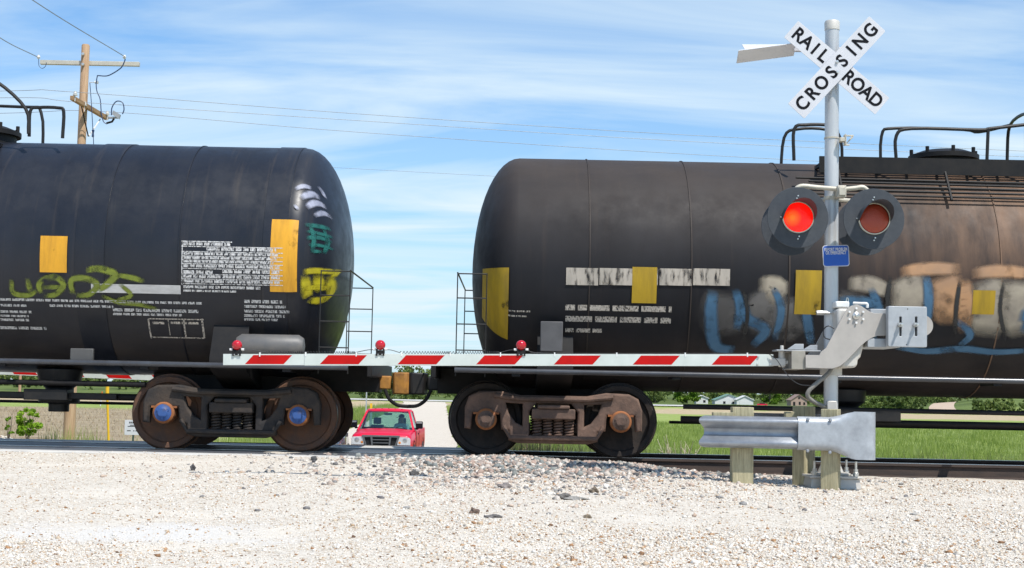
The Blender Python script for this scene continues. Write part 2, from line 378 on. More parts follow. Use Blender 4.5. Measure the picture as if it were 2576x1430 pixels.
# ------------------------------------------------------------------ loose stones
def ico():
    t = (1 + 5 ** 0.5) / 2
    v = np.array([(-1, t, 0), (1, t, 0), (-1, -t, 0), (1, -t, 0), (0, -1, t), (0, 1, t), (0, -1, -t), (0, 1, -t), (t, 0, -1), (t, 0, 1), (-t, 0, -1), (-t, 0, 1)], float)
    v /= np.linalg.norm(v[0])
    f = np.array([(0, 11, 5), (0, 5, 1), (0, 1, 7), (0, 7, 10), (0, 10, 11), (1, 5, 9), (5, 11, 4), (11, 10, 2), (10, 7, 6), (7, 1, 8), (3, 9, 4), (3, 4, 2), (3, 2, 6), (3, 6, 8), (3, 8, 9), (4, 9, 5), (2, 4, 11), (6, 2, 10), (8, 6, 7), (9, 8, 1)])
    return v, f
ICO_V, ICO_F = ico()
def rand_rot(n, tilt=1.0):
    q = rng.normal(size=(n, 4)); q /= np.linalg.norm(q, axis=1)[:, None]
    w, x, y, z = q.T
    return np.stack([np.stack([1 - 2 * (y * y + z * z), 2 * (x * y - z * w), 2 * (x * z + y * w)], -1),
                     np.stack([2 * (x * y + z * w), 1 - 2 * (x * x + z * z), 2 * (y * z - x * w)], -1),
                     np.stack([2 * (x * z - y * w), 2 * (y * z + x * w), 1 - 2 * (x * x + y * y)], -1)], 1)
OCT_V = np.array([(1, 0, 0), (-1, 0, 0), (0, 1, 0), (0, -1, 0), (0, 0, 1), (0, 0, -1)], float)
OCT_F = np.array([(0, 2, 4), (2, 1, 4), (1, 3, 4), (3, 0, 4), (2, 0, 5), (1, 2, 5), (3, 1, 5), (0, 3, 5)])
def chip_geo(P, S, flat=0.7):
    n = len(P); v = OCT_V[None] * rng.uniform(0.7, 1.25, (n, 6, 1)) + rng.uniform(-0.18, 0.18, (n, 6, 3))
    v = np.einsum('nij,nkj->nki', rand_rot(n), v * rng.uniform(0.7, 1.2, (n, 1, 3))) * np.array([1, 1, flat]) * S[:, None, None] * 1.12 + P[:, None, :]
    return v.reshape(-1, 3), (OCT_F[None] + (np.arange(n) * 6)[:, None, None]).reshape(-1, 3)
def stone_geo(P, S, rough=0.28, flat=0.62):
    n = len(P)
    v = ICO_V[None] * (1 + rough * rng.uniform(-1, 1, (n, 12, 1)))
    v = np.einsum('nij,nkj->nki', rand_rot(n), v * rng.uniform(0.65, 1.2, (n, 1, 3)))
    v = v * np.array([1, 1, flat]) * S[:, None, None] + P[:, None, :]
    f = (ICO_F[None] + (np.arange(n) * 12)[:, None, None])
    return v.reshape(-1, 3), f.reshape(-1, 3)
def stone_material(name, stops, rough=0.9, per_object=False):
    m, nt, b = new_mat(name); N, L = nt.nodes, nt.links
    r = N.new('ShaderNodeValToRGB'); r.color_ramp.interpolation = 'LINEAR'; e = r.color_ramp.elements
    e[0].position, e[0].color = stops[0][0], (*stops[0][1], 1); e[1].position, e[1].color = stops[-1][0], (*stops[-1][1], 1)
    for p, c in stops[1:-1]:
        q = e.new(p); q.color = (*c, 1)
    if per_object:
        oi = N.new('ShaderNodeObjectInfo'); L.new(oi.outputs['Random'], r.inputs[0])
    else:
        g = N.new('ShaderNodeNewGeometry'); L.new(g.outputs['Random Per Island'], r.inputs[0])
    geo = N.new('ShaderNodeNewGeometry'); n = N.new('ShaderNodeTexNoise'); n.inputs['Scale'].default_value = 45; n.inputs['Detail'].default_value = 5
    L.new(geo.outputs['Position'], n.inputs['Vector'])
    mr = N.new('ShaderNodeMapRange'); mr.inputs[1].default_value = 0.3; mr.inputs[2].default_value = 0.7; mr.inputs[3].default_value = 0.75; mr.inputs[4].default_value = 1.15; L.new(n.outputs['Fac'], mr.inputs[0])
    mx = N.new('ShaderNodeMix'); mx.data_type = 'RGBA'; mx.blend_type = 'MULTIPLY'; mx.inputs[0].default_value = 1
    L.new(r.outputs[0], mx.inputs[6]); L.new(mr.outputs[0], mx.inputs[7]); L.new(mx.outputs[2], b.inputs['Base Color'])
    b.inputs['Roughness'].default_value = rough; b.inputs['Specular IOR Level'].default_value = 0.15
    bp = N.new('ShaderNodeBump'); bp.inputs['Strength'].default_value = 0.4; bp.inputs['Distance'].default_value = 0.01
    L.new(n.outputs['Fac'], bp.inputs['Height']); L.new(bp.outputs[0], b.inputs['Normal'])
    return m
PALE = [(0.0, (0.14, 0.085, 0.055)), (0.05, (0.38, 0.21, 0.105)), (0.12, (0.47, 0.33, 0.21)), (0.22, (0.60, 0.51, 0.40)), (0.5, (0.66, 0.60, 0.52)), (1.0, (0.77, 0.725, 0.655))]
MIXED = [(0.0, (0.08, 0.08, 0.085)), (0.15, (0.19, 0.20, 0.19)), (0.35, (0.28, 0.29, 0.27)), (0.5, (0.38, 0.28, 0.23)), (0.65, (0.42, 0.31, 0.25)), (0.8, (0.46, 0.40, 0.34)), (1.0, (0.62, 0.57, 0.51))]
M_PALE = stone_material('pale_stones', PALE); M_MIXED = stone_material('mixed_stones', MIXED); M_SPILL = stone_material('spilled_stone', [(0, (0.14, 0.13, 0.13)), (0.25, (0.36, 0.35, 0.33)), (0.45, (0.46, 0.34, 0.26)), (0.7, (0.56, 0.48, 0.41)), (1, (0.70, 0.66, 0.60))]); M_MIXED_O = stone_material('mixed_stone', MIXED, per_object=True)
# fine gravel: more of it where the camera is close
pts = []
n_try = 420000
Yr = 6.6 + (17.6 - 6.6) * rng.random(n_try) ** 1.25; Xr = rng.uniform(-1, 1, n_try) * (0.40 * Yr + 0.8)
Sr = np.clip(rng.lognormal(-5.35, 0.50, n_try), 0.003, 0.026) * np.where(Xr < -0.5, 0.85, 1.0)
# the wheel track on the left is dusty with few stones
dust = 0.5 + 0.6 * vnoise(Xr * 0.9, Yr * 0.9, 21) + 0.25 * vnoise(Xr * 3.1, Yr * 3.1, 22)
dust = dust * (1 - 0.55 * np.exp(-((Xr + 1.0 + 0.0475 * Yr) / 0.45) ** 2) - 0.55 * np.exp(-((Xr + 2.9 + 0.0475 * Yr) / 0.5) ** 2))
dust = dust * (1 - 0.8 * np.exp(-(((Xr + 2.15) / 0.9) ** 2 + ((Yr - 8.75) / 0.6) ** 2) ** 2))
keep = (rng.random(n_try) < np.clip(dust, 0.12, 1)) & (Sr * 1440 / Yr > 0.6)
Xr, Yr, Sr = Xr[keep][:135000], Yr[keep][:135000], Sr[keep][:135000]
Zr = fore_z(Xr, Yr) + Sr * 0.22
V, Fc = chip_geo(np.stack([Xr, Yr, Zr], 1), Sr)
tag(link('gravel', raw_mesh('gravel', V, Fc), M_PALE), 'pale loose gravel stones strewn over the crossing approach', 'gravel', kind='stuff')

# ballast heap against the end of the crossing surface
def ballast_top(X, Y):
    X = np.asarray(X, float); Y = np.asarray(Y, float)
    h = 0.035 * np.exp(-((X - 0.9) / 1.15) ** 4 - ((Y - 17.45) / 0.65) ** 4) + 0.012 * np.exp(-((X - 0.4) / 1.7) ** 2 - ((Y - 16.4) / 0.9) ** 2)
    return h
bb = MB(); BX, BY = np.arange(-1.8, 3.2, 0.12), np.arange(14.6, 18.3, 0.12)
bal = link('ballast_heap', grid_mesh('ballast_heap', BX, BY, lambda X, Y: fore_z(X, Y) + ballast_top(X, Y) - 0.02), M_MIXED)
bal['kind'] = 'structure'
NB = 7000
bx = rng.normal(0.7, 1.15, NB); by = 18.1 - np.abs(rng.normal(0, 1.15, NB)); ok = (by > 14.3) & (bx > -2.6) & (bx < 3.4)
ok &= rng.random(NB) < np.exp(-((bx - 0.8) / 1.9) ** 2) * np.exp(-((18.0 - by) / 2.2) ** 2) + 0.12
bx, by = bx[ok], by[ok]; bs = np.clip(rng.lognormal(-3.55, 0.38, len(bx)), 0.012, 0.042)
bz = fore_z(bx, by) + ballast_top(bx, by) + bs * 0.15
big = np.argsort(-bs / by)[:300]; rest = np.setdiff1d(np.arange(len(bx)), big)
V, Fc = stone_geo(np.stack([bx, by, bz], 1)[rest], bs[rest], 0.44, 0.75)
tag(link('ballast_stones', raw_mesh('ballast_stones', V, Fc), M_MIXED, bal), kind='stuff')
stone_meshes = []
for k in range(14):
    v = ICO_V * (1 + 0.46 * rng.uniform(-1, 1, (12, 1))) * rng.uniform(0.65, 1.25, (1, 3))
    stone_meshes.append(raw_mesh('ballast_stone', v, ICO_F)); stone_meshes[-1].materials.append(M_MIXED_O)
for i in big:
    o = bpy.data.objects.new('ballast_stone', stone_meshes[int(rng.integers(14))]); COL.objects.link(o); o.parent = bal
    o.location = (bx[i], by[i], bz[i]); o.scale = (bs[i], bs[i], bs[i] * 0.8); o.rotation_euler = rng.uniform(0, 6.28, 3)
NS = 5200
fx = rng.normal(0.5, 1.5, NS); fy = 17.2 - np.abs(rng.normal(0, 2.3, NS)); fs = np.clip(rng.lognormal(-4.25, 0.42, NS), 0.006, 0.034); ok = (fy > 10.5); fx, fy, fs = fx[ok], fy[ok], fs[ok]
V, Fc = stone_geo(np.stack([fx, fy, fore_z(fx, fy) + ballast_top(fx, fy) + fs * 0.2], 1), fs, 0.4, 0.7)
tag(link('spilled_stones', raw_mesh('spilled_stones', V, Fc), M_SPILL), 'mixed grey and tan stones spilled forward from the ballast heap', 'stones', kind='stuff')
# stones on the pad beyond the track, lower left of the view
NP = 5000
px_ = rng.uniform(-11.5, -6.9, NP); py_ = rng.uniform(21.3, 26.4, NP); ps = np.clip(rng.lognormal(-3.9, 0.4, NP), 0.008, 0.05)
V, Fc = stone_geo(np.stack([px_, py_, field_z(px_, py_) + ps * 0.3], 1), ps)
tag(link('pad_gravel', raw_mesh('pad_gravel', V, Fc), M_PALE), 'white gravel heaped beyond the rails beside the small bush', 'gravel', kind='stuff')

# single rocks and lumps lying on the gravel
def rock(name, dx, dy, w, h, d, col, label, cat='rock', sub=2, rough=0.25):
    p = D(dx, dy, 10); dr = (p - Vector((0, 0, ZC))); t = (-0.09 - ZC) / dr.z; g = Vector((0, 0, ZC)) + dr * t
    z = float(fore_z(g.x, g.y)); t = (z - ZC) / dr.z; g = Vector((0, 0, ZC)) + dr * t
    bm = bmesh.new(); bmesh.ops.create_icosphere(bm, subdivisions=sub, radius=1)
    sd = random.random() * 50
    for v in bm.verts:
        n = v.co.copy(); f = 1 + rough * math.sin(n.x * 3.1 + sd) * math.cos(n.y * 2.7 + sd * 1.3) + rough * 0.7 * math.sin(n.z * 4.3 + n.x * 5 + sd * 2) + random.uniform(-0.09, 0.09)
        v.co = Vector((n.x * w, n.y * d, n.z * h)) * f
    me = bpy.data.meshes.new(name); bm.to_mesh(me); bm.free()
    o = link(name, me, mat(name, col, tuple(c * 0.55 for c in col), 0.95, scale=30, bump=0.8, bscale=60)); o.location = g + Vector((0, 0, h * 0.2)); o.rotation_euler = (0, 0, random.random() * 0.6)
    tag(o, label, cat); return o
rock('asphalt_chunk', 1412, 1254, 0.075, 0.034, 0.06, (0.17, 0.155, 0.14), 'broken grey asphalt lump with a black face, right of centre on the gravel', 'rubble', 3)
rock('asphalt_slab', 1445, 1256, 0.10, 0.018, 0.07, (0.33, 0.31, 0.28), 'thin dusty asphalt slab lying beside the black faced lump', 'rubble', 3)
rock('dirt_clod', 1494, 1240, 0.045, 0.035, 0.04, (0.20, 0.155, 0.11), 'brown dirt clod beside a reddish twig on the gravel', 'clod', 3, 0.35)
rock('round_stone', 1270, 1228, 0.060, 0.045, 0.05, (0.30, 0.26, 0.24), 'rounded speckled grey stone in front of the ballast heap', 'rock', 3)
rock('brown_stone', 1195, 1292, 0.042, 0.035, 0.03, (0.19, 0.13, 0.10), 'brown stone beside a grey asphalt scrap on the gravel', 'rock')
rock('asphalt_scrap', 1238, 1302, 0.075, 0.016, 0.05, (0.17, 0.155, 0.145), 'flat dark asphalt scrap beside the brown stone', 'rubble', 3)
rock('square_stone', 1478, 1303, 0.030, 0.024, 0.03, (0.24, 0.19, 0.13), 'small squarish brown stone on bare gravel right of centre', 'rock')
rock('pointed_stone', 485, 1179, 0.035, 0.035, 0.03, (0.09, 0.085, 0.085), 'dark pointed stone at the tip of the gate arm shadow', 'rock')
rock('black_stone', 1040, 1195, 0.055, 0.045, 0.04, (0.10, 0.095, 0.09), 'black stone on the gate arm shadow below the red pickup', 'rock')
rock('rounded_cobble', 1500, 1246, 0.02, 0.015, 0.02, (0.10, 0.11, 0.12), 'little blue grey cobble under the dirt clod', 'rock')
rock('tan_stone', 1280, 1148, 0.075, 0.030, 0.05, (0.66, 0.58, 0.45), 'long tan stone lying against the concrete crossing panel', 'rock')
tw = MB(); g0 = D(1455, 1249, 13.2); g1 = D(1490, 1244, 13.2); tw.tube([g0, (g0 + g1) / 2 + Vector((0, 0, 0.004)), g1], 0.009, 6)
tw.build('twig', mat('twig', (0.30, 0.13, 0.07), (0.20, 0.10, 0.06), 0.8), label='reddish twig lying left of the brown dirt clod', cat='twig')

# ------------------------------------------------------------------ track and crossing surface
M_RUST = mat('rail_rust', (0.075, 0.050, 0.038), (0.045, 0.033, 0.028), 0.85, scale=3, stretch=(1, 8, 8), bump=0.3, bscale=40)
M_RAILTOP = mat('polished_rail', (0.36, 0.37, 0.40), (0.28, 0.29, 0.31), 0.22, 1.0, scale=2)
track = empty('railway_track', (0, YT, 0), label='single railway track running across behind the crossing gate', cat='railway track')
prof = [(-0.076, -0.19), (-0.076, -0.175), (-0.012, -0.16), (-0.010, -0.05), (-0.036, -0.036), (-0.036, -0.006), (0.036, -0.006), (0.036, -0.036), (0.010, -0.05), (0.012, -0.16), (0.076, -0.175), (0.076, -0.19)]
for yy in (RAIL_N, RAIL_F):
    mb = MB(); n = len(prof)
    vs_ = [(-60, y + yy - YT, z) for y, z in prof] + [(60, y + yy - YT, z) for y, z in prof]
    mb.add(vs_, [tuple(range(n)), tuple(range(2 * n - 1, n - 1, -1))] + [(i, (i + 1) % n, n + (i + 1) % n, n + i) for i in range(n)])
    r = mb.build('rail', M_RUST, track, smooth=False)
    t = MB().box((-60, yy - YT - 0.034, -0.0055), (60, yy - YT + 0.034, 0.0)); t.build('rail_head', M_RAILTOP, r)
M_BED = stone_material('track_ballast', [(0, (0.08, 0.08, 0.08)), (0.5, (0.22, 0.20, 0.18)), (1, (0.40, 0.36, 0.31))])
link('track_bed', grid_mesh('track_bed', np.arange(-40, 40.01, 0.25), np.arange(17.9, 21.3, 0.1), lambda X, Y: -0.185 + 0.015 * vnoise(X * 3, Y * 5, 5) - 0.25 * sstep(20.5, 21.3, Y)), mat('track_bed_stone', (0.26, 0.23, 0.20), (0.14, 0.12, 0.11), 0.95, scale=20, bump=0.8, bscale=30))['kind'] = 'structure'
NT = 6000
tx = rng.uniform(0.1, 9.5, NT); ty = rng.uniform(18.5, 20.9, NT); ts = np.clip(rng.lognormal(-3.5, 0.3, NT), 0.015, 0.05)
V, Fc = stone_geo(np.stack([tx, ty, -0.18 - 0.25 * sstep(20.5, 21.3, ty) + ts * 0.2], 1), ts, 0.3, 0.75)
tag(link('track_ballast', raw_mesh('track_ballast', V, Fc), M_MIXED), 'crushed stone ballast between and behind the rails', 'ballast', kind='stuff')
M_CONC = mat('crossing_concrete', (0.56, 0.54, 0.50), (0.46, 0.44, 0.41), 0.9, scale=2.5, bump=0.25, bscale=60)
M_STEEL_D = mat('dark_steel', (0.06, 0.065, 0.075), (0.04, 0.042, 0.05), 0.5, 0.6, scale=5)
M_RUBBER = mat('flangeway_rubber', (0.028, 0.03, 0.034), (0.02, 0.02, 0.022), 0.6, scale=9)
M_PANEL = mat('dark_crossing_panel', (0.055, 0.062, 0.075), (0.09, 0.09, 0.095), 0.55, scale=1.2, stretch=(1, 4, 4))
xing = empty('crossing_surface', (0, YT, 0), label='concrete panel road crossing laid around the rails', cat='crossing surface')
x1 = 0.02
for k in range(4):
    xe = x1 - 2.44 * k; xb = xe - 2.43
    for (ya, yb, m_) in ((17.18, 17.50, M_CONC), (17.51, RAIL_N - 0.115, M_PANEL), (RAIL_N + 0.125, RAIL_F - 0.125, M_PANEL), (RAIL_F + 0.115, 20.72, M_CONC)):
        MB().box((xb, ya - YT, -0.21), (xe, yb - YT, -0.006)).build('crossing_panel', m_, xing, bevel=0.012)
for (ya, yb) in ((RAIL_N - 0.112, RAIL_N - 0.04), (RAIL_N + 0.075, RAIL_N + 0.122), (RAIL_F - 0.122, RAIL_F - 0.075), (RAIL_F + 0.04, RAIL_F + 0.112)):
    MB().box((-9.7, ya - YT, -0.15), (0.0, yb - YT, -0.012)).build('flangeway_strip', M_RUBBER, xing)
for (ya, yb) in ((RAIL_N + 0.127, RAIL_F - 0.127),):
    mb = MB(); mb.hexa([(0.03, ya - YT, -0.19), (0.42, ya - YT, -0.19), (0.42, yb - YT, -0.19), (0.03, yb - YT, -0.19)], [(0.03, ya - YT, -0.012), (0.06, ya - YT, -0.012), (0.06, yb - YT, -0.012), (0.03, yb - YT, -0.012)])
    mb.build('end_ramp', M_STEEL_D, xing)

# ------------------------------------------------------------------ tank cars
def tank_material(name, base, dust, stain=None, rough=0.36):
    m, nt, b = new_mat(name); N, L = nt.nodes, nt.links
    tc = N.new('ShaderNodeTexCoord'); sep = N.new('ShaderNodeSeparateXYZ'); L.new(tc.outputs['Object'], sep.inputs[0])
    def noise(scale, st, detail=6):
        mp = N.new('ShaderNodeMapping'); mp.inputs['Scale'].default_value = st; L.new(tc.outputs['Object'], mp.inputs[0])
        n = N.new('ShaderNodeTexNoise'); n.inputs['Scale'].default_value = scale; n.inputs['Detail'].default_value = detail; n.inputs['Roughness'].default_value = 0.65
        L.new(mp.outputs[0], n.inputs['Vector']); return n.outputs['Fac']
    def mr(v, a, c, o0, o1):
        r = N.new('ShaderNodeMapRange'); r.inputs[1].default_value = a; r.inputs[2].default_value = c; r.inputs[3].default_value = o0; r.inputs[4].default_value = o1; L.new(v, r.inputs[0]); return r.outputs[0]
    def mul(a, c):
        n = N.new('ShaderNodeMath'); n.operation = 'MULTIPLY'; L.new(a, n.inputs[0]); L.new(c, n.inputs[1]); return n.outputs[0]
    def mix(f, a, c):
        n = N.new('ShaderNodeMix'); n.data_type = 'RGBA'; L.new(f, n.inputs[0])
        for i, q in ((6, a), (7, c)):
            if isinstance(q, tuple): n.inputs[i].default_value = (*q, 1)
            else: L.new(q, n.inputs[i])
        return n.outputs[2]
    streak = mr(noise(1.6, (1, 0.25, 0.25)), 0.35, 0.7, 0, 0.55)
    c = mix(streak, base, tuple(x * 1.7 + 0.004 for x in base))
    run = mul(mr(noise(5.0, (1.6, 0.10, 0.10), 7), 0.56, 0.72, 0, 0.35), mr(sep.outputs[2], -0.9, 0.8, 0.25, 1.0))
    c = mix(run, c, dust)
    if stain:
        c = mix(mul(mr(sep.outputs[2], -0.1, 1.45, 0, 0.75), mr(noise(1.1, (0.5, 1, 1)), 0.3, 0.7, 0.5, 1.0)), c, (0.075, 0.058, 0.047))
    road_dirt = mul(mr(sep.outputs[2], -0.75, -1.25, 0, 0.8), mr(noise(2.2, (0.5, 1, 1)), 0.3, 0.7, 0.3, 1.0))
    c = mix(road_dirt, c, dust)
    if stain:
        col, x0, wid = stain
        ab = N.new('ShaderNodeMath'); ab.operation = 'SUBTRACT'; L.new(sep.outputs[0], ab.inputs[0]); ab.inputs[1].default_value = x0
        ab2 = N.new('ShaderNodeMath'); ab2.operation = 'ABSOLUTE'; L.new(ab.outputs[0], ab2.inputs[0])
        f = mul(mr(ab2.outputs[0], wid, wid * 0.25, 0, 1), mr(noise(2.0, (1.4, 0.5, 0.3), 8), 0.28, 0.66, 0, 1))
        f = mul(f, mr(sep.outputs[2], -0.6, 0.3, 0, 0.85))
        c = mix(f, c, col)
    L.new(c, b.inputs['Base Color']); b.inputs['Specular IOR Level'].default_value = 0.36 if rough < 0.5 else 0.20
    L.new(mr(noise(3, (1, 1, 1)), 0.3, 0.7, rough - 0.08, rough + 0.16), b.inputs['Roughness'])
    bp = N.new('ShaderNodeBump'); bp.inputs['Strength'].default_value = 0.12; bp.inputs['Distance'].default_value = 0.05
    L.new(noise(0.9, (0.7, 1, 1), 3), bp.inputs['Height']); L.new(bp.outputs[0], b.inputs['Normal'])
    return m
M_BLACK = mat('black_paint', (0.007, 0.007, 0.008), (0.016, 0.014, 0.013), 0.6, spec=0.25, scale=5)
M_BLACKM = mat('black_metal', (0.012, 0.012, 0.013), (0.022, 0.02, 0.018), 0.5, 0.0, spec=0.3, scale=7)
M_SIDERAIL = mat('side_rail_paint', (0.07, 0.075, 0.085), (0.05, 0.05, 0.055), 0.28, 0.2, scale=4)
M_WHITE = mat('stencil_white', (0.62, 0.61, 0.60), (0.45, 0.44, 0.43), 0.6, scale=9)
M_CREAM = mat('stencil_cream', (0.56, 0.50, 0.43), (0.40, 0.36, 0.31), 0.65, scale=9)
M_REFL = mat('reflective_amber', (0.68, 0.33, 0.015), (0.42, 0.20, 0.012), 0.5, scale=3, stretch=(3, 1, 0.5), lo=0.45, hi=0.8)
M_REFL2 = mat('reflective_yellow', (0.40, 0.255, 0.008), (0.20, 0.13, 0.012), 0.6, scale=3, stretch=(3, 1, 0.5), lo=0.42, hi=0.8)
M_RUSTB = mat('brown_casting', (0.175, 0.105, 0.075), (0.085, 0.055, 0.042), 0.85, scale=4, bump=0.35, bscale=25)
M_DARKC = mat('dark_casting', (0.030, 0.029, 0.030), (0.065, 0.050, 0.040), 0.8, spec=0.2, scale=4, bump=0.35, bscale=25)
M_WHEEL_B = mat('rusty_wheel', (0.14, 0.062, 0.03), (0.085, 0.05, 0.035), 0.8, scale=5, bump=0.2)
M_WHEEL_D = mat('dark_wheel', (0.022, 0.02, 0.019), (0.045, 0.034, 0.028), 0.75, spec=0.2, scale=5, bump=0.2)
M_TREAD = mat('wheel_tread', (0.28, 0.27, 0.26), (0.20, 0.19, 0.18), 0.3, 0.9, scale=6)
M_BLUECAP = mat('blue_bearing_cap', (0.03, 0.085, 0.26), (0.10, 0.07, 0.06), 0.6, scale=9, lo=0.5, hi=0.75)
M_ORUST = mat('orange_rust', (0.34, 0.12, 0.035), (0.22, 0.085, 0.035), 0.85, scale=8)
M_OCHRE = mat('ochre_coupler', (0.42, 0.19, 0.03), (0.22, 0.10, 0.03), 0.75, scale=5, bump=0.2)

def worn(m, scale, lo, hi, st=(1, 1, 1), attr=None):
    nt = m.node_tree; N, Lk = nt.nodes, nt.links; b = N['Principled BSDF']
    tc = N.new('ShaderNodeTexCoord'); mp = N.new('ShaderNodeMapping'); mp.inputs['Scale'].default_value = st; Lk.new(tc.outputs['Object'], mp.inputs[0])
    n = N.new('ShaderNodeTexNoise'); n.inputs['Scale'].default_value = scale; n.inputs['Detail'].default_value = 4; Lk.new(mp.outputs[0], n.inputs['Vector'])
    r = N.new('ShaderNodeMapRange'); r.inputs[1].default_value = lo; r.inputs[2].default_value = hi; r.inputs[3].default_value = 0.0; r.inputs[4].default_value = 1.0; Lk.new(n.outputs['Fac'], r.inputs[0])
    out = r.outputs[0]
    if attr:
        a = N.new('ShaderNodeAttribute'); a.attribute_name = attr; q = N.new('ShaderNodeMath'); q.operation = 'MULTIPLY'; Lk.new(out, q.inputs[0]); Lk.new(a.outputs['Fac'], q.inputs[1]); out = q.outputs[0]
    Lk.new(out, b.inputs['Alpha']); return m
worn(M_WHITE, 38, 0.30, 0.56, (1.5, 1, 1)); worn(M_CREAM, 34, 0.30, 0.56, (1.5, 1, 1))
worn(M_REFL, 5, 0.22, 0.34, (1, 1, 0.6)); worn(M_REFL2, 5, 0.25, 0.38, (1, 1, 0.6))
class Tank:
    def __init__(s, xc, half, zc, R, head): s.xc, s.half, s.zc, s.R, s.head = xc, half, zc, R, head
    def r(s, X):
        a = abs(X - s.xc) - s.half
        return s.R if a <= 0 else s.R * math.sqrt(max(0.0, 1 - (a / s.head) ** 2))
    def hit(s, dx, dy):
        d = ray(dx * K, dy * K)
        for i in range(900):
            Y = 17.4 + i * 0.002; p = Vector((0, 0, ZC)) + d * (Y / d.y)
            if (p.y - YT) ** 2 + (p.z - s.zc) ** 2 <= s.r(p.x) ** 2: break
        return p.x, math.atan2(p.z - s.zc, YT - p.y)
    def pt(s, X, phi, off=0.004):
        r = s.r(X) + off; return (X - s.xc, -r * math.cos(phi), s.zc + r * math.sin(phi))
    def patch(s, mb, x0, x1, p0, p1, off=0.013, nx=None, skew=0.0):
        nx = nx or max(1, int(abs(x1 - x0) / 0.02)); ny = max(1, int(abs(p1 - p0) / 0.06)); o = len(mb.v)
        for j in range(ny + 1):
            for i in range(nx + 1):
                mb.v.append(s.pt(x0 + (x1 - x0) * i / nx + skew * j / ny, p0 + (p1 - p0) * j / ny, off))
        for j in range(ny):
            for i in range(nx):
                a = o + j * (nx + 1) + i; mb.f.append((a, a + 1, a + nx + 2, a + nx + 1))
    def box(s, dx0, dy0, dx1, dy1):
        xa, pa = s.hit(dx0, (dy0 + dy1) / 2); xb, _ = s.hit(dx1, (dy0 + dy1) / 2)
        xm = (dx0 + dx1) / 2; p1 = s.hit(xm, dy0)[1]; p0 = s.hit(xm, dy1)[1]
        return xa, xb, p0, p1
    def stroke(s, mb, pts, w, off=0.013):
        P = catmull([Vector((*s.hit(*p), 0)) for p in pts], 5); n = len(P); o = len(mb.v)
        for i, p in enumerate(P):
            t = P[min(i + 1, n - 1)] - P[max(i - 1, 0)]; t = Vector((t.x, t.y * s.R, 0)).normalized(); nn = Vector((-t.y, t.x, 0))
            ww = w * 1.25 * (0.75 + 0.25 * math.sin(math.pi * i / (n - 1)))
            for k in (-1, -0.5, 0.5, 1): mb.v.append(s.pt(p.x + nn.x * ww / 2 * k, p.y + nn.y * ww / 2 * k / s.R, off))
        for i in range(n - 1):
            for k in range(3): mb.f.append((o + 4 * i + k, o + 4 * i + k + 1, o + 4 * i + 5 + k, o + 4 * i + 4 + k))
    def spray(s, mb, name, m, car):
        o = mb.build(name, m, car, recalc=False); me = o.data; n = len(mb.v)
        at_ = me.attributes.new('spray', 'FLOAT', 'POINT'); c = n // 4; w = np.zeros((c, 4)); w[:, 1:3] = 1.0
        w *= np.clip(np.minimum(np.arange(c), np.arange(c)[::-1]) / 2.0, 0.0, 1)[:, None]
        at_.data.foreach_set('value', w.ravel().astype(np.float32)); return o
    def line_text(s, mb, dx0, dy0, dx1, dy1, off=0.013, fill=0.85):
        xa, xb, p0, p1 = s.box(dx0, dy0, dx1, dy1); h = abs(p1 - p0) * s.R; x = xa
        while x < xb:
            for _ in range(random.randint(3, 8)):
                w = h * random.uniform(0.45, 0.72)
                if x + w > xb: break
                if h < 0.09: s.patch(mb, x, x + w * 1.0, p0, p1, off, 1)
                else:
                    w = h * random.uniform(0.5, 1.1); dp = p1 - p0
                    s.patch(mb, x, x + w * 0.93, p0, p0 + dp * 0.42, off, 1); s.patch(mb, x, x + w * 0.93, p0 + dp * 0.5, p1, off, 1)
                x += w
            x += h * (0.5 if h < 0.09 else 0.12)

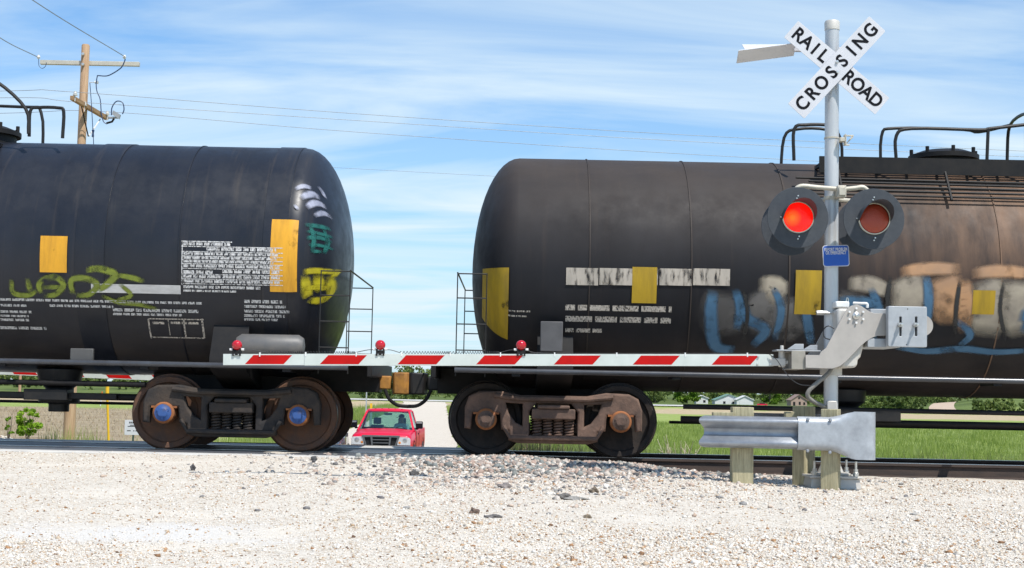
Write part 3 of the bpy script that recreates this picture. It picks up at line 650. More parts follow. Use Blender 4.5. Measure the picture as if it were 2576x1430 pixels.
def wheel_mesh():
    mb = MB()
    mb.lathe([(0.10, -0.075), (0.12, -0.06), (0.14, -0.03), (0.30, -0.045), (0.365, -0.055), (0.385, -0.085), (0.44, -0.09), (0.452, -0.082), (0.457, -0.02), (0.462, 0.028), (0.488, 0.042), (0.488, 0.062), (0.45, 0.07), (0.38, 0.06), (0.36, 0.02), (0.14, 0.0), (0.10, 0.09)], 'y', 48)
    return mb.mesh('wheel', ang=28)
WHEEL_ME = {}
def make_bogie(parent, x, wb, m_frame, m_wheel, m_cap, m_box):
    bg = empty('bogie'); bg.parent = parent; bg.location = (x, 0, 0)
    h = wb / 2
    outer = [(-h - 0.27, 0.60), (-h - 0.22, 0.74), (-h - 0.10, 0.80), (-h + 0.18, 0.81), (-0.42, 0.765), (0.42, 0.765), (h - 0.18, 0.81), (h + 0.10, 0.80), (h + 0.22, 0.74), (h + 0.27, 0.60), (h + 0.27, 0.34), (h + 0.19, 0.33), (h + 0.17, 0.53), (h - 0.17, 0.53), (h - 0.19, 0.33),
             (h - 0.28, 0.32), (0.56, 0.20), (0.44, 0.165), (-0.44, 0.165), (-0.56, 0.20), (-h + 0.28, 0.32), (-h + 0.19, 0.33), (-h + 0.17, 0.53), (-h - 0.17, 0.53), (-h - 0.19, 0.33), (-h - 0.27, 0.34)]
    win = [(-0.30, 0.265), (0.30, 0.265), (0.30, 0.56), (0.22, 0.665), (-0.22, 0.665), (-0.30, 0.56)]
    t1 = [(0.385, 0.38), (0.385, 0.655), (0.60, 0.665), (0.56, 0.54), (0.47, 0.42)]; t2 = [(-x_, z) for x_, z in reversed(t1)]
    key = ('frame', wb)
    if key not in WHEEL_ME: WHEEL_ME[key] = curve_plate(outer, [win, t1, t2], 0.15, 0.028, 2)
    for s in (-1, 1):
        me = WHEEL_ME[key].copy(); o = link('side_frame', me, m_frame, bg, (0, s * 1.0, 0))
        rib = MB()                                        # raised flanges of the casting
        ys_ = -0.10 if s < 0 else 0.10
        rib.tube([(-h + 0.1, ys_, 0.755), (-0.42, ys_, 0.72), (0.42, ys_, 0.72), (h - 0.1, ys_, 0.755)], 0.03, 8)
        rib.tube([(-h + 0.22, ys_, 0.38), (-0.54, ys_, 0.235), (0.54, ys_, 0.235), (h - 0.22, ys_, 0.38)], 0.03, 8)
        rib.build('casting_rib', m_frame, o)
        for sx in (-0.2, -0.067, 0.067, 0.2):             # coil springs
            pts_ = [(sx + 0.05 * math.cos(a), s * 1.0 - s * 0.0 + 0.05 * math.sin(a), 0.25 + 0.22 * a / (12 * math.pi)) for a in np.linspace(0, 12 * math.pi, 73)]
            MB().tube(pts_, 0.014, 6).build('coil_spring', m_frame, bg)
        mb = MB(); mb.box((-0.27, -0.12, 0.47), (0.27, 0.12, 0.60)); mb.box((-0.2, -0.15, 0.60), (0.2, 0.13, 0.645))
        e = mb.build('bolster_end', m_frame, bg, bevel=0.015); e.location = (0, s * 1.02, 0)
        for sx in (-h, h):
            a = empty('bearing'); a.parent = bg; a.location = (sx, s * 1.0, 0.457)
            mb = MB(); mb.lathe([(0.135, s * -0.10), (0.135, s * 0.11), (0.115, s * 0.13)], 'y', 24); mb.box((-0.16, -0.09, 0.06), (0.16, 0.09, 0.085)); mb.build('bearing_adapter', m_box, a)
            mb = MB(); mb.lathe([(0.0, s * 0.165), (0.055, s * 0.165), (0.08, s * 0.145), (0.105, s * 0.14), (0.11, s * 0.118)], 'y', 24)
            for k in range(3): mb.lathe([(0.0, s * 0.16), (0.018, s * 0.16), (0.02, s * 0.13)], 'y', 6, (0.07 * math.cos(k * 2.1 + 0.5), 0, 0.07 * math.sin(k * 2.1 + 0.5)))
            mb.build('end_cap', m_cap, a)
    if 'w' not in WHEEL_ME: WHEEL_ME['w'] = wheel_mesh()
    for sx in (-h, h):
        for s in (-1, 1):
            me = WHEEL_ME['w'].copy(); w = link('wheel', me, m_wheel, bg, (sx, s * 0.775, 0.457))
            if s > 0: w.rotation_euler = (0, 0, math.pi)
            MB().lathe([(0.4535, -0.05), (0.4585, -0.018), (0.4625, 0.02)], 'y', 48, close=False).build('tread', M_TREAD, w)
        MB().tube([(sx, -0.98, 0.457), (sx, -0.7, 0.457), (sx, 0, 0.457), (sx, 0.7, 0.457), (sx, 0.98, 0.457)], [0.07, 0.09, 0.08, 0.09, 0.07], 12).build('axle', m_wheel, bg)
    mb = MB(); mb.box((-0.2, -0.98, 0.50), (0.2, 0.98, 0.68)); mb.box((-0.32, -0.25, 0.68), (0.32, 0.25, 0.74)); mb.build('bolster', m_frame, bg)
    mb = MB()
    for sx in (-1, 1):
        mb.box((sx * (h - 0.52) - 0.04, -0.85, 0.30), (sx * (h - 0.52) + 0.04, 0.85, 0.40))
        for s in (-1, 1): mb.box((sx * (h - 0.49) - 0.03, s * 0.775 - 0.05, 0.28), (sx * (h - 0.49) + 0.03, s * 0.775 + 0.05, 0.46))
    mb.build('brake_beam', m_frame, bg)
    return bg

def make_car(name, label, T, bx_near, wb, m_tank, m_frame, m_wheel, m_cap, m_box, m_coup, bands, near_end):
    car = empty(name, (T.xc, YT, 0), label=label, cat='tank car', group='tank cars of the passing train')
    n = 14
    prof_ = [(T.R * math.cos(a), -T.half - T.head * math.sin(a)) for a in np.linspace(math.pi / 2, 0, n)] + [(T.R, x) for x in np.linspace(-T.half, T.half, 12)[1:-1]] + [(T.R * math.cos(a), T.half + T.head * math.sin(a)) for a in np.linspace(0, math.pi / 2, n)]
    tk = MB().lathe(prof_, 'x', 96).build('tank', m_tank, car, ang=60); tk.location = (0, 0, T.zc)
    for X, w in bands:
        MB().lathe([(T.R - 0.01, -w / 2), (T.R + 0.010, -w / 2), (T.R + 0.010, w / 2), (T.R - 0.01, w / 2)], 'x', 96, (X - T.xc, 0, T.zc), close=False).build('jacket_band', m_tank, car)
    L_ = T.half + T.head
    for s in (-1, 1):
        rp = [(-L_ + 0.1, -1.42 * s * -1 * -1, 1.055)]
        mb = MB(); yy = s * 1.52
        mb.tube([(-L_ - 0.15, yy, 1.055), (L_ + 0.15, yy, 1.055)], 0.034, 10)
        mb.build('side_rail', M_SIDERAIL, car)
        for k in range(7):
            xx = -L_ + 0.6 + k * (2 * L_ - 1.2) / 6
            MB().box((xx - 0.05, min(yy, s * 1.0), 0.99), (xx + 0.05, max(yy, s * 1.0), 1.05)).build('rail_bracket', M_BLACK, car)
    for e in (-1, 1):
        xb = (bx_near - T.xc) if e == near_end else -(bx_near - T.xc)
        make_bogie(car, xb, wb, m_frame, m_wheel, m_cap, m_box)
        xo, xi = e * (L_ + 0.42), xb - e * 1.2
        MB().box((min(xo, xi), -0.22, 0.76), (max(xo, xi), 0.22, 1.10)).build('stub_sill', M_BLACK, car, bevel=0.01)
        mb = MB(); mb.prism([(y, z) for y, z in [(-1.45, 1.02), (-1.45, 1.15), (-1.2, 1.62), (-0.8, 1.1), (0.8, 1.1), (1.2, 1.62), (1.45, 1.15), (1.45, 1.02), (0.5, 0.78), (-0.5, 0.78)]], xb - 0.22, xb + 0.22)
        mb.v = [(y, x, z) for (x, y, z) in mb.v]; mb.build('tank_saddle', M_BLACK, car)
        x0_, x1_ = e * (T.half + 0.05), e * (L_ + 0.38)
        MB().box((min(x0_, x1_), -1.47, 1.10), (max(x0_, x1_), 1.47, 1.14)).build('end_platform', M_BLACKM, car, bevel=0.006)
        MB().box((min(x1_, x1_ + e * 0.06), -1.5, 0.95), (max(x1_, x1_ + e * 0.06), 1.5, 1.13)).build('end_beam', M_BLACK, car, bevel=0.01)
        for s in (-1, 1):                                  # corner ladders and steps
            mb = MB(); y_ = s * 1.46; xa, xb2 = e * (L_ - 0.22), e * (L_ + 0.14)
            for q in (xa, xb2): mb.tube([(q, y_, 0.98), (q, y_, 2.25)], 0.008, 6)
            for z in (1.30, 1.62, 1.94, 2.24): mb.tube([(xa, y_, z), (xb2, y_, z)], 0.009, 6)
            mb.build('ladder', M_BLACKM, car)
        mb = MB(); q = e * (L_ + 0.14)
        mb.tube([(q, -1.46, 2.25), (q, 1.46, 2.25)], 0.011, 6)
        mb.build('end_handrail', M_BLACKM, car)
        if e != near_end or name.endswith('black'):
            pass
        # coupler
        c0 = e * (L_ + 0.40)
        cp = MB(); cp.box((min(c0, c0 + e * 0.16), -0.09, 0.80), (max(c0, c0 + e * 0.16), 0.09, 0.98))
        k0 = c0 + e * 0.16
        pl = [(k0, 0.10), (k0 + e * 0.10, 0.16), (k0 + e * 0.24, 0.17), (k0 + e * 0.26, 0.11), (k0 + e * 0.13, 0.05), (k0 + e * 0.12, -0.02), (k0 + e * 0.20, -0.05), (k0 + e * 0.26, -0.02), (k0 + e * 0.29, -0.10), (k0 + e * 0.20, -0.17), (k0 + e * 0.04, -0.15)]
        nn = len(pl); cp.add([(x, y, 0.74) for x, y in pl] + [(x, y, 1.03) for x, y in pl], [tuple(range(nn)), tuple(range(2 * nn - 1, nn - 1, -1))] + [(i, nn + i, nn + (i + 1) % nn, (i + 1) % nn) for i in range(nn)])
        cp.build('coupler', m_coup, car, bevel=0.02)
        hp = catmull([(c0 + e * 0.1, -0.28, 0.80), (c0 + e * 0.16, -0.30, 0.68), (c0 + e * 0.27, -0.28, 0.60), (c0 + e * 0.405, -0.26, 0.585)], 6)
        MB().tube(hp, 0.025, 8).build('air_hose', M_BLACK, car)
    return car

def top_platform(car, T, x0, x1, xm, rails):
    """deck with rails round the manway; positions in world x"""
    zt = T.zc + T.R
    dk = MB()
    for s in (-1, 1):
        ya, yb = s * 0.42, s * 1.02
        for k in range(9):
            yk = ya + (yb - ya) * k / 8
            dk.box((x0 - T.xc, min(yk, yk + s * 0.03), zt - 0.14), (x1 - T.xc, max(yk, yk + s * 0.03), zt - 0.10))
        for k in range(int((x1 - x0) / 0.35) + 1):
            xx = x0 - T.xc + k * (x1 - x0) / int((x1 - x0) / 0.35); dk.box((xx - 0.015, min(ya, yb), zt - 0.16), (xx + 0.015, max(ya, yb), zt - 0.14))
        dk.box((x0 - T.xc - 0.04, s * 1.06 - 0.02, zt - 0.26), (x1 - T.xc + 0.04, s * 1.06 + 0.02, zt - 0.05))
    dk.build('deck', M_BLACK, car)
    for s in (-1, 1):
        for k, (zz, yy, r0, r1) in enumerate([(-0.34, 1.13, -0.35, 0.3), (-0.39, 1.18, -0.2, 0.35), (-0.44, 1.22, -0.3, 0.25), (-0.50, 1.26, -0.1, 0.3), (-0.56, 1.30, -0.25, 0.2)]):
            MB().tube([(x0 - T.xc + r0, s * yy, zt + zz), (x1 - T.xc + r1 - 0.3, s * yy, zt + zz - 0.02)], 0.015, 6).build('step_bar', M_BLACK, car)
        for xx in (x0 + 0.2, (x0 + x1) / 2, x1 - 0.2): MB().tube([(xx - T.xc, s * 1.05, zt - 0.2), (xx - T.xc, s * 1.34, zt - 0.62)], 0.02, 6).build('step_strut', M_BLACK, car)
    mb = MB(); mb.lathe([(0.40, -0.12), (0.40, 0.10), (0.46, 0.10), (0.46, 0.16), (0.30, 0.22), (0.0, 0.24)], 'z', 32, (xm - T.xc, 0, zt))
    for k in range(8): mb.tube([(xm - T.xc + 0.43 * math.cos(k * math.pi / 4), 0.43 * math.sin(k * math.pi / 4), zt + 0.1), (xm - T.xc + 0.43 * math.cos(k * math.pi / 4), 0.43 * math.sin(k * math.pi / 4), zt + 0.24)], 0.025, 6)
    mb.build('manway', M_BLACK, car)
    for path in rails:
        MB().tube(catmull([(x - T.xc, y, zt + z) for x, y, z in path], 4), 0.022, 8).build('platform_handrail', M_BLACKM, car)
    lad = MB()                                             # side ladder down the tank flank
    for s in (-1,):
        for q in (-0.2, 0.2):
            lad.tube([(x0 - T.xc - 0.5 + q, s * (T.R + 0.12) * math.cos(a), T.zc + (T.R + 0.12) * math.sin(a)) for a in np.linspace(R_(-42), R_(48), 14)] , 0.017, 6)
    return zt

# ---- left car
TL = Tank(-7.95, 5.2, 2.455, 1.525, 0.62)
M_TANK_L = tank_material('blue_black_tank', (0.010, 0.0115, 0.017), (0.07, 0.056, 0.045), rough=0.36)
carL = make_car('tank_car', 'blue black tank car on the left with white data panel and amber strips', TL, -3.47, 1.68, M_TANK_L, M_DARKC, M_WHEEL_B, M_BLUECAP, M_ORUST, M_OCHRE, [(-5.19, 0.36), (-2.92, 0.30), (-8.6, 0.36), (-12.6, 0.3), (-4.1, 0.015), (-6.9, 0.015)], 1)
top_platform(carL, TL, -8.9, -6.65, -7.1, [
    [(-7.9, -1.0, 0.0), (-7.9, -1.0, 0.62), (-7.6, -1.0, 0.70), (-6.9, -1.0, 0.70), (-6.6, -1.0, 0.62), (-6.25, -0.95, 0.30), (-6.2, -0.95, -0.02)],
    [(-6.2, -0.92, -0.05), (-6.2, -0.92, 0.28), (-6.1, -0.9, 0.33), (-5.85, -0.9, 0.33), (-5.78, -0.9, 0.28), (-5.78, -0.9, -0.06)],
    [(-8.9, 1.0, -0.05), (-8.9, 1.0, 0.62), (-8.7, 1.0, 0.70), (-7.0, 1.0, 0.70), (-6.7, 1.0, 0.62), (-6.65, 1.0, -0.05)]])
def part_mesh(name, m, car, fn, **kw):
    mb = MB(); fn(mb)
    if name.startswith(('spray', 'graffiti')): return TL.spray(mb, name, m, car)
    o = mb.build(name, m, car, recalc=False, **kw)
    if name in ('stencil_lettering', 'data_panel', 'inspection_box'): o['kind'] = 'stuff'
    return o
def rects(T, boxes, off=0.013):
    def f(mb):
        for b_ in boxes: T.patch(mb, *T.box(*b_), off)
    return f
def texts(T, boxes):
    def f(mb):
        for b_ in boxes: T.line_text(mb, *b_)
    return f
part_mesh('reflective_strip', M_REFL, carL, rects(TL, [(680, 553, 748, 734)]))
part_mesh('reflective_strip', M_REFL, carL, rects(TL, [(101, 594, 169, 685)]))
# data panel with rules and rows
pan = part_mesh('data_panel', M_WHITE, carL, rects(TL, [(457, y, 712, y + 2.2) for y in (621, 634, 645, 655, 664, 676, 690, 702, 714)] + [(457, 607, 459.5, 716), (457, 607, 585, 610)], 0.015))
part_mesh('stencil_lettering', M_WHITE, carL, texts(TL, [(462, 611, 580, 618), (520, 624, 700, 632), (462, 637, 704, 643), (462, 647, 704, 653), (462, 657, 690, 662), (462, 667, 704, 674), (462, 680, 540, 688), (560, 680, 704, 688), (462, 693, 704, 700), (462, 705, 704, 712), (462, 719, 660, 726), (462, 729, 600, 734)]))
part_mesh('white_stripe', mat('white_stripe_paint', (0.58, 0.57, 0.56), (0.40, 0.39, 0.38), 0.6, scale=3, stretch=(1, 3, 3)), carL, rects(TL, [(230, 715, 455, 737)]))
part_mesh('stencil_lettering', M_WHITE, carL, texts(TL, [(2, 754, 510, 760), (2, 764, 68, 770), (126, 766, 290, 772), (285, 776, 500, 784), (285, 787, 460, 793), (2, 780, 84, 786), (2, 791, 74, 796), (2, 800, 74, 806), (2, 820, 118, 827)]))
part_mesh('stencil_lettering', M_WHITE, carL, texts(TL, [(615, 754, 712, 762), (615, 767, 722, 774), (615, 779, 730, 786), (615, 790, 720, 797), (615, 800, 702, 806)]))
def inspect_box(mb):
    for b_ in [(375, 800, 513, 803), (379, 846, 515, 849), (375, 800, 379, 849), (509, 800, 514, 849), (425, 800, 427, 846), (463, 800, 467, 846)]: TL.patch(mb, *TL.box(*b_), 0.013)
    TL.line_text(mb, 385, 808, 420, 814); TL.line_text(mb, 430, 808, 505, 814)
part_mesh('inspection_box', M_CREAM, carL, inspect_box)
M_LIME = mat('lime_spray_paint', (0.20, 0.24, 0.02), (0.13, 0.16, 0.02), 0.6, scale=6); worn(M_LIME, 7, 0.25, 0.5, attr='spray')
M_YEL = mat('yellow_spray_paint', (0.48, 0.42, 0.01), (0.36, 0.30, 0.01), 0.6, scale=6); worn(M_YEL, 7, 0.25, 0.5, attr='spray')
M_TEAL = mat('teal_spray_paint', (0.012, 0.13, 0.11), (0.01, 0.09, 0.08), 0.6, scale=6); worn(M_TEAL, 7, 0.25, 0.5, attr='spray')
M_LAV = mat('pale_paint_and_sheen', (0.34, 0.35, 0.43), (0.20, 0.21, 0.27), 0.5, scale=5); worn(M_LAV, 7, 0.25, 0.5, attr='spray')  # white tag paint with a sky reflection mixed into its colour
def strokes(T, lst, off=0.013):
    def f(mb):
        for w, p in lst: T.stroke(mb, p, w, off)
    return f
for w_, p_ in [
    (0.07, [(30, 700), (34, 735), (70, 742), (95, 730)]), (0.07, [(70, 698), (78, 738)]), (0.08, [(105, 740), (100, 712), (135, 696), (160, 715), (140, 740), (110, 742)]),
    (0.06, [(100, 722), (165, 722)]), (0.08, [(185, 742), (180, 705), (215, 700), (245, 715), (225, 740), (190, 742)]), (0.09, [(215, 680), (250, 676), (290, 690), (270, 715), (245, 730)]),
    (0.07, [(290, 690), (340, 700), (365, 708)]), (0.06, [(255, 742), (300, 760), (350, 765), (400, 778)]), (0.06, [(300, 712), (330, 742), (290, 755)])]: part_mesh('spray_tag_or_sheen', M_LIME, carL, strokes(TL, [(w_, p_)]))
for w_, p_ in [
    (0.09, [(760, 684), (800, 681), (845, 684), (838, 700)]), (0.12, [(768, 690), (772, 735), (778, 748)]), (0.12, [(800, 688), (806, 735)]), (0.10, [(830, 690), (834, 735), (815, 752), (775, 752)]), (0.07, [(760, 725), (800, 722), (830, 725)])]: part_mesh('spray_tag_or_sheen', M_YEL, carL, strokes(TL, [(w_, p_)]))
for w_, p_ in [(0.06, [(765, 566), (800, 570), (835, 580)]), (0.05, [(768, 582), (810, 590), (840, 600)]), (0.06, [(770, 600), (800, 598), (838, 612)]), (0.05, [(775, 616), (815, 620), (842, 630)]), (0.05, [(780, 632), (812, 634)]), (0.05, [(780, 565), (790, 600), (785, 635)]), (0.05, [(815, 575), (825, 610), (815, 640)])]: part_mesh('spray_tag_or_sheen', M_TEAL, carL, strokes(TL, [(w_, p_)]))
for w_, p_ in [(0.07, [(742, 478), (765, 470), (785, 476)]), (0.09, [(755, 500), (785, 490), (806, 500)]), (0.08, [(770, 524), (795, 512), (822, 524)]), (0.06, [(800, 470), (812, 486), (818, 500)]), (0.06, [(790, 545), (815, 538), (836, 550)]), (0.04, [(740, 515), (752, 530)])]: part_mesh('spray_tag_or_sheen', M_LAV, carL, strokes(TL, [(w_, p_)]))  # pale dabs on the head: white paint plus a painted sky reflection
# under the left car: reservoir, valve and rods
def tube_part(name, m, car, T, pts_, r, **kw):
    return MB().tube([(x - T.xc, y - YT, z) for x, y, z in pts_], r, 14).build(name, m, car, **kw)
r0 = D(592, 868, 17.75); r1 = D(768, 868, 17.75)
mb = MB(); mb.lathe([(0.0, 0), (0.10, 0.02), (0.14, 0.08), (0.14, r1.x - r0.x - 0.08), (0.10, r1.x - r0.x - 0.02), (0, r1.x - r0.x)], 'x', 24, (r0.x - TL.xc, 17.75 - YT, r0.z))
mb.build('air_reservoir', mat('grey_reservoir', (0.10, 0.10, 0.10), (0.14, 0.13, 0.12), 0.5), carL)
def rods(car, T, x0, x1, lst):
    for y, z, r in lst: tube_part('brake_rod', M_BLACK, car, T, [(x0, y, z), (x1, y, z)], r)
rods(carL, TL, -12.0, -4.6, [(18.25, 0.80, 0.035), (18.5, 0.635, 0.045), (19.6, 0.54, 0.02)])
ov = MB(); xo = -5.85 - TL.xc
ov.lathe([(0.30, 0.98), (0.26, 0.80), (0.18, 0.74), (0.18, 0.62), (0.26, 0.60), (0.26, 0.55), (0.13, 0.53), (0.13, 0.43)], 'z', 24, (xo, -0.35, 0))
ov.box((xo - 0.75, -0.75, 0.60), (xo + 0.85, -0.55, 0.68)); ov.box((xo - 0.30, -0.85, 0.58), (xo + 0.25, -0.6, 0.72))
ov.build('outlet_valve', M_BLACKM, carL, bevel=0.01)
p0 = D(178, 876, 17.66); p1 = D(234, 912, 17.66)
MB().box((p0.x - TL.xc, -1.48, p1.z), (p1.x - TL.xc, -1.42, p0.z)).build('placard_holder', mat('grey_placard', (0.085, 0.083, 0.08)), carL, bevel=0.01)

# ---- right car
TR = Tank(5.95, 5.88, 2.375, 1.53, 0.60)
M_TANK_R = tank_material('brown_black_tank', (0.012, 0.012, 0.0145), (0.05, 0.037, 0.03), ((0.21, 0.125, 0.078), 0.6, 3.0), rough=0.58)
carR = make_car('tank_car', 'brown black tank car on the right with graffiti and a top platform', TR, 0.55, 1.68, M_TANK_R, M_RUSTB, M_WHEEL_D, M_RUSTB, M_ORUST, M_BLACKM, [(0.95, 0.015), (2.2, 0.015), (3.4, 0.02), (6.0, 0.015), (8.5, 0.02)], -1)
zt = TR.zc + TR.R
top_platform(carR, TR, 3.9, 7.0, 5.75, [
    [(3.55, -1.0, -0.1), (3.55, -1.0, 0.30), (3.7, -1.0, 0.36), (4.0, -1.0, 0.36), (4.1, -1.0, 0.30), (4.1, -1.0, -0.1)],
    [(3.75, 1.0, -0.1), (3.8, 1.0, 0.55), (4.0, 1.0, 0.68), (4.4, 1.0, 0.68), (4.6, 1.0, 0.55), (4.62, 1.0, -0.1)],
    [(4.85, -1.0, -0.1), (4.85, -1.0, 0.24), (5.05, -1.0, 0.34), (5.9, -1.0, 0.34), (6.05, -1.0, 0.36), (6.5, -1.0, 0.42)],
    [(5.15, 0.9, -0.1), (5.15, 0.9, 0.58), (5.35, 0.9, 0.70), (6.3, 0.9, 0.70), (6.5, 0.85, 0.66), (6.75, 0.3, 0.66)],
    [(6.5, -1.0, -0.1), (6.5, -1.0, 0.42), (6.6, -0.7, 0.62), (6.75, 0.3, 0.66), (6.78, 0.5, 0.3), (6.78, 0.5, -0.1)],
    [(6.0, -1.0, -0.1), (6.02, -1.0, 0.36)]])
for b_ in [(1213, 674, 1279, 836), (1590, 672, 1652, 762), (2000, 680, 2066, 790), (2446, 730, 2502, 790)]:
    part_mesh('reflective_strip', M_REFL2, carR, rects(TR, [b_], 0.016))
M_BAND = worn(mat('worn_cream_paint', (0.44, 0.39, 0.33), (0.30, 0.27, 0.23), 0.65, scale=5, stretch=(1, 0.2, 0.2), lo=0.42, hi=0.68), 9, 0.30, 0.52, (2.2, 0.6, 0.6))
for b_ in [(1424, 674, 1505, 717), (1508, 675, 1592, 717), (1595, 675, 1655, 717), (1659, 676, 1740, 718), (1743, 676, 1836, 718)]: part_mesh('lettering_block', M_BAND, carR, rects(TR, [b_]))
part_mesh('stencil_lettering', M_CREAM, carR, texts(TR, [(1422, 768, 1690, 782), (1422, 796, 1690, 810), (1422, 825, 1525, 835), (1270, 780, 1335, 784), (1270, 792, 1325, 796)]))
M_GB = mat('blue_spray_paint', (0.035, 0.11, 0.20), (0.06, 0.15, 0.25), 0.6, scale=2.5); worn(M_GB, 4, 0.22, 0.46, attr='spray')
M_GC = mat('cream_spray_paint', (0.40, 0.345, 0.26), (0.24, 0.205, 0.165), 0.65, scale=1.6); worn(M_GC, 4, 0.22, 0.46, attr='spray')
M_GO = mat('orange_spray_paint', (0.46, 0.25, 0.12), (0.32, 0.19, 0.11), 0.65, scale=1.6); worn(M_GO, 4, 0.22, 0.46, attr='spray')
M_GG = mat('grey_spray_paint', (0.15, 0.14, 0.13), (0.07, 0.066, 0.064), 0.65, scale=1.3); worn(M_GG, 4, 0.22, 0.46, attr='spray')
M_GK = mat('black_spray_paint', (0.012, 0.012, 0.013), (0.02, 0.02, 0.02), 0.6); worn(M_GK, 4, 0.2, 0.45, attr='spray')
# big bubble letters: fills, then shading, then outlines
for w_, p_ in [(0.50, [(1825, 730), (1815, 790), (1830, 850)]), (0.46, [(1900, 725), (1925, 770), (1890, 845)]), (0.42, [(1985, 740), (1975, 800), (2010, 850)]), (0.40, [(2150, 730), (2140, 790), (2160, 850)]), (0.42, [(2230, 760), (2260, 820), (2230, 860)])]: part_mesh('graffiti_fill', M_GG, carR, strokes(TR, [(w_, p_)], 0.008))
for w_, p_ in [(0.42, [(2270, 690), (2290, 740), (2275, 850)]), (0.46, [(2470, 700), (2490, 760), (2470, 850)]), (0.40, [(2560, 700), (2555, 760), (2565, 850)]), (0.22, [(1905, 712), (1960, 722), (1930, 760)]), (0.20, [(2130, 712), (2190, 716), (2240, 735)])]: part_mesh('graffiti_fill', M_GC, carR, strokes(TR, [(w_, p_)], 0.010))
for w_, p_ in [(0.40, [(2370, 690), (2385, 740), (2380, 820)]), (0.16, [(2260, 684), (2340, 676), (2420, 678)]), (0.16, [(2440, 688), (2520, 682), (2600, 690)]), (0.20, [(2425, 700), (2430, 760), (2420, 840)])]: part_mesh('graffiti_fill', M_GO, carR, strokes(TR, [(w_, p_)], 0.012))
for w_, p_ in [(0.16, [(1795, 728), (1788, 790), (1800, 868), (1850, 880)]), (0.12, [(1850, 725), (1862, 780), (1850, 830)]), (0.14, [(1890, 870), (1925, 830), (1880, 800), (1870, 760)]), (0.10, [(1945, 720), (1965, 780), (1945, 860)]), (0.12, [(2020, 735), (2030, 800), (2040, 870)]),
    (0.14, [(2105, 755), (2170, 760), (2210, 765)]), (0.12, [(2190, 720), (2210, 790), (2190, 860)]), (0.12, [(2330, 690), (2335, 760), (2320, 860)]), (0.10, [(2250, 870), (2330, 882), (2420, 876), (2500, 884), (2600, 880)]), (0.20, [(2560, 790), (2600, 800), (2570, 840)]), (0.10, [(2400, 800), (2440, 840), (2410, 870)])]: part_mesh('graffiti_outline', M_GB, carR, strokes(TR, [(w_, p_)], 0.014))
for w_, p_ in [(0.06, [(2240, 690), (2232, 760), (2245, 850)]), (0.06, [(2415, 700), (2405, 770), (2400, 850)]), (0.05, [(2525, 700), (2515, 780), (2530, 860)]), (0.05, [(1870, 722), (1880, 790), (1868, 860)]), (0.05, [(2080, 730), (2090, 800), (2085, 860)])]: part_mesh('graffiti_shadow', M_GK, carR, strokes(TR, [(w_, p_)], 0.016))
rods(carR, TR, 2.2, 11.0, [(18.3, 0.66, 0.032), (18.55, 0.50, 0.04), (19.9, 0.43, 0.02)])
ov = MB(); xo = 4.35 - TR.xc
ov.lathe([(0.28, 0.92), (0.26, 0.76), (0.18, 0.70), (0.18, 0.56), (0.24, 0.54), (0.24, 0.48)], 'z', 24, (xo, -0.35, 0)); ov.box((xo - 0.5, -0.85, 0.52), (xo + 0.6, -0.5, 0.68))
ov.build('outlet_valve', M_BLACKM, carR, bevel=0.01)
p0 = D(1360, 808, 17.6); p1 = D(1415, 885, 17.6)
MB().box((p0.x - TR.xc, 17.58 - YT, p1.z), (p1.x - TR.xc, 17.66 - YT, p0.z)).build('placard_holder', mat('grey_placard_dark', (0.085, 0.083, 0.085)), carR, bevel=0.01)

# ------------------------------------------------------------------ crossing signal
M_GALV = mat('galvanised_mast', (0.60, 0.60, 0.60), (0.46, 0.47, 0.48), 0.42, 0.35, scale=5, stretch=(1, 1, 0.25), bump=0.05)
M_GALVR = mat('galvanised_rail', (0.34, 0.36, 0.39), (0.25, 0.265, 0.29), 0.42, 0.5, scale=7, bump=0.06, bscale=30)
M_GALVP = mat('galvanised_plate', (0.42, 0.435, 0.45), (0.36, 0.375, 0.39), 0.5, 0.35, scale=11)
M_ALU = mat('cast_aluminium', (0.58, 0.55, 0.50), (0.50, 0.475, 0.435), 0.5, 0.15, scale=6, bump=0.08, bscale=60)
M_BEIGE = mat('beige_fitting', (0.58, 0.53, 0.43), (0.46, 0.42, 0.34), 0.5, 0.1, scale=9)
M_SIGNW = mat('sign_white', (0.60, 0.60, 0.63), (0.55, 0.55, 0.58), 0.45, scale=4)
M_SIGNK = mat('sign_black', (0.006, 0.006, 0.009), (0.010, 0.010, 0.013), 0.6, spec=0.1)
M_DISC = mat('signal_black', (0.045, 0.051, 0.060), (0.058, 0.064, 0.073), 0.6, spec=0.3, scale=12, bump=0.05)
M_BOLT = mat('bolt_steel', (0.70, 0.69, 0.66), (0.5, 0.49, 0.46), 0.35, 0.8, scale=20)
MX, MY, MZ = 3.235, 14.55, -0.09
sig = empty('crossing_signal', (MX, MY, MZ), label='tall galvanised signal mast with two red flashing lights beside the track', cat='crossing signal')
def L(p): return (p[0] - MX, p[1] - MY, p[2] - MZ)
MB().lathe([(0.0706, 0.06), (0.0706, 4.70)], 'z', 32).build('mast', M_GALV, sig)
MB().lathe([(0.076, 4.66), (0.078, 4.735), (0.07, 4.755), (0.0, 4.765)], 'z', 32).build('mast_cap', M_ALU, sig)
b = MB(); b.hexa([(-0.25, -0.25, 0), (0.25, -0.25, 0), (0.25, 0.25, 0), (-0.25, 0.25, 0)], [(-0.235, -0.235, 0.10), (0.235, -0.235, 0.10), (0.235, 0.235, 0.10), (-0.235, 0.235, 0.10)])
b.box((-0.26, -0.26, 0.101), (0.26, 0.26, 0.125)); b.box((-0.17, -0.17, 0.126), (0.17, 0.17, 0.15)); b.lathe([(0.13, 0.15), (0.10, 0.22), (0.085, 0.34), (0.0715, 0.34)], 'z', 24)
b.build('mast_base', M_ALU, sig, bevel=0.006)
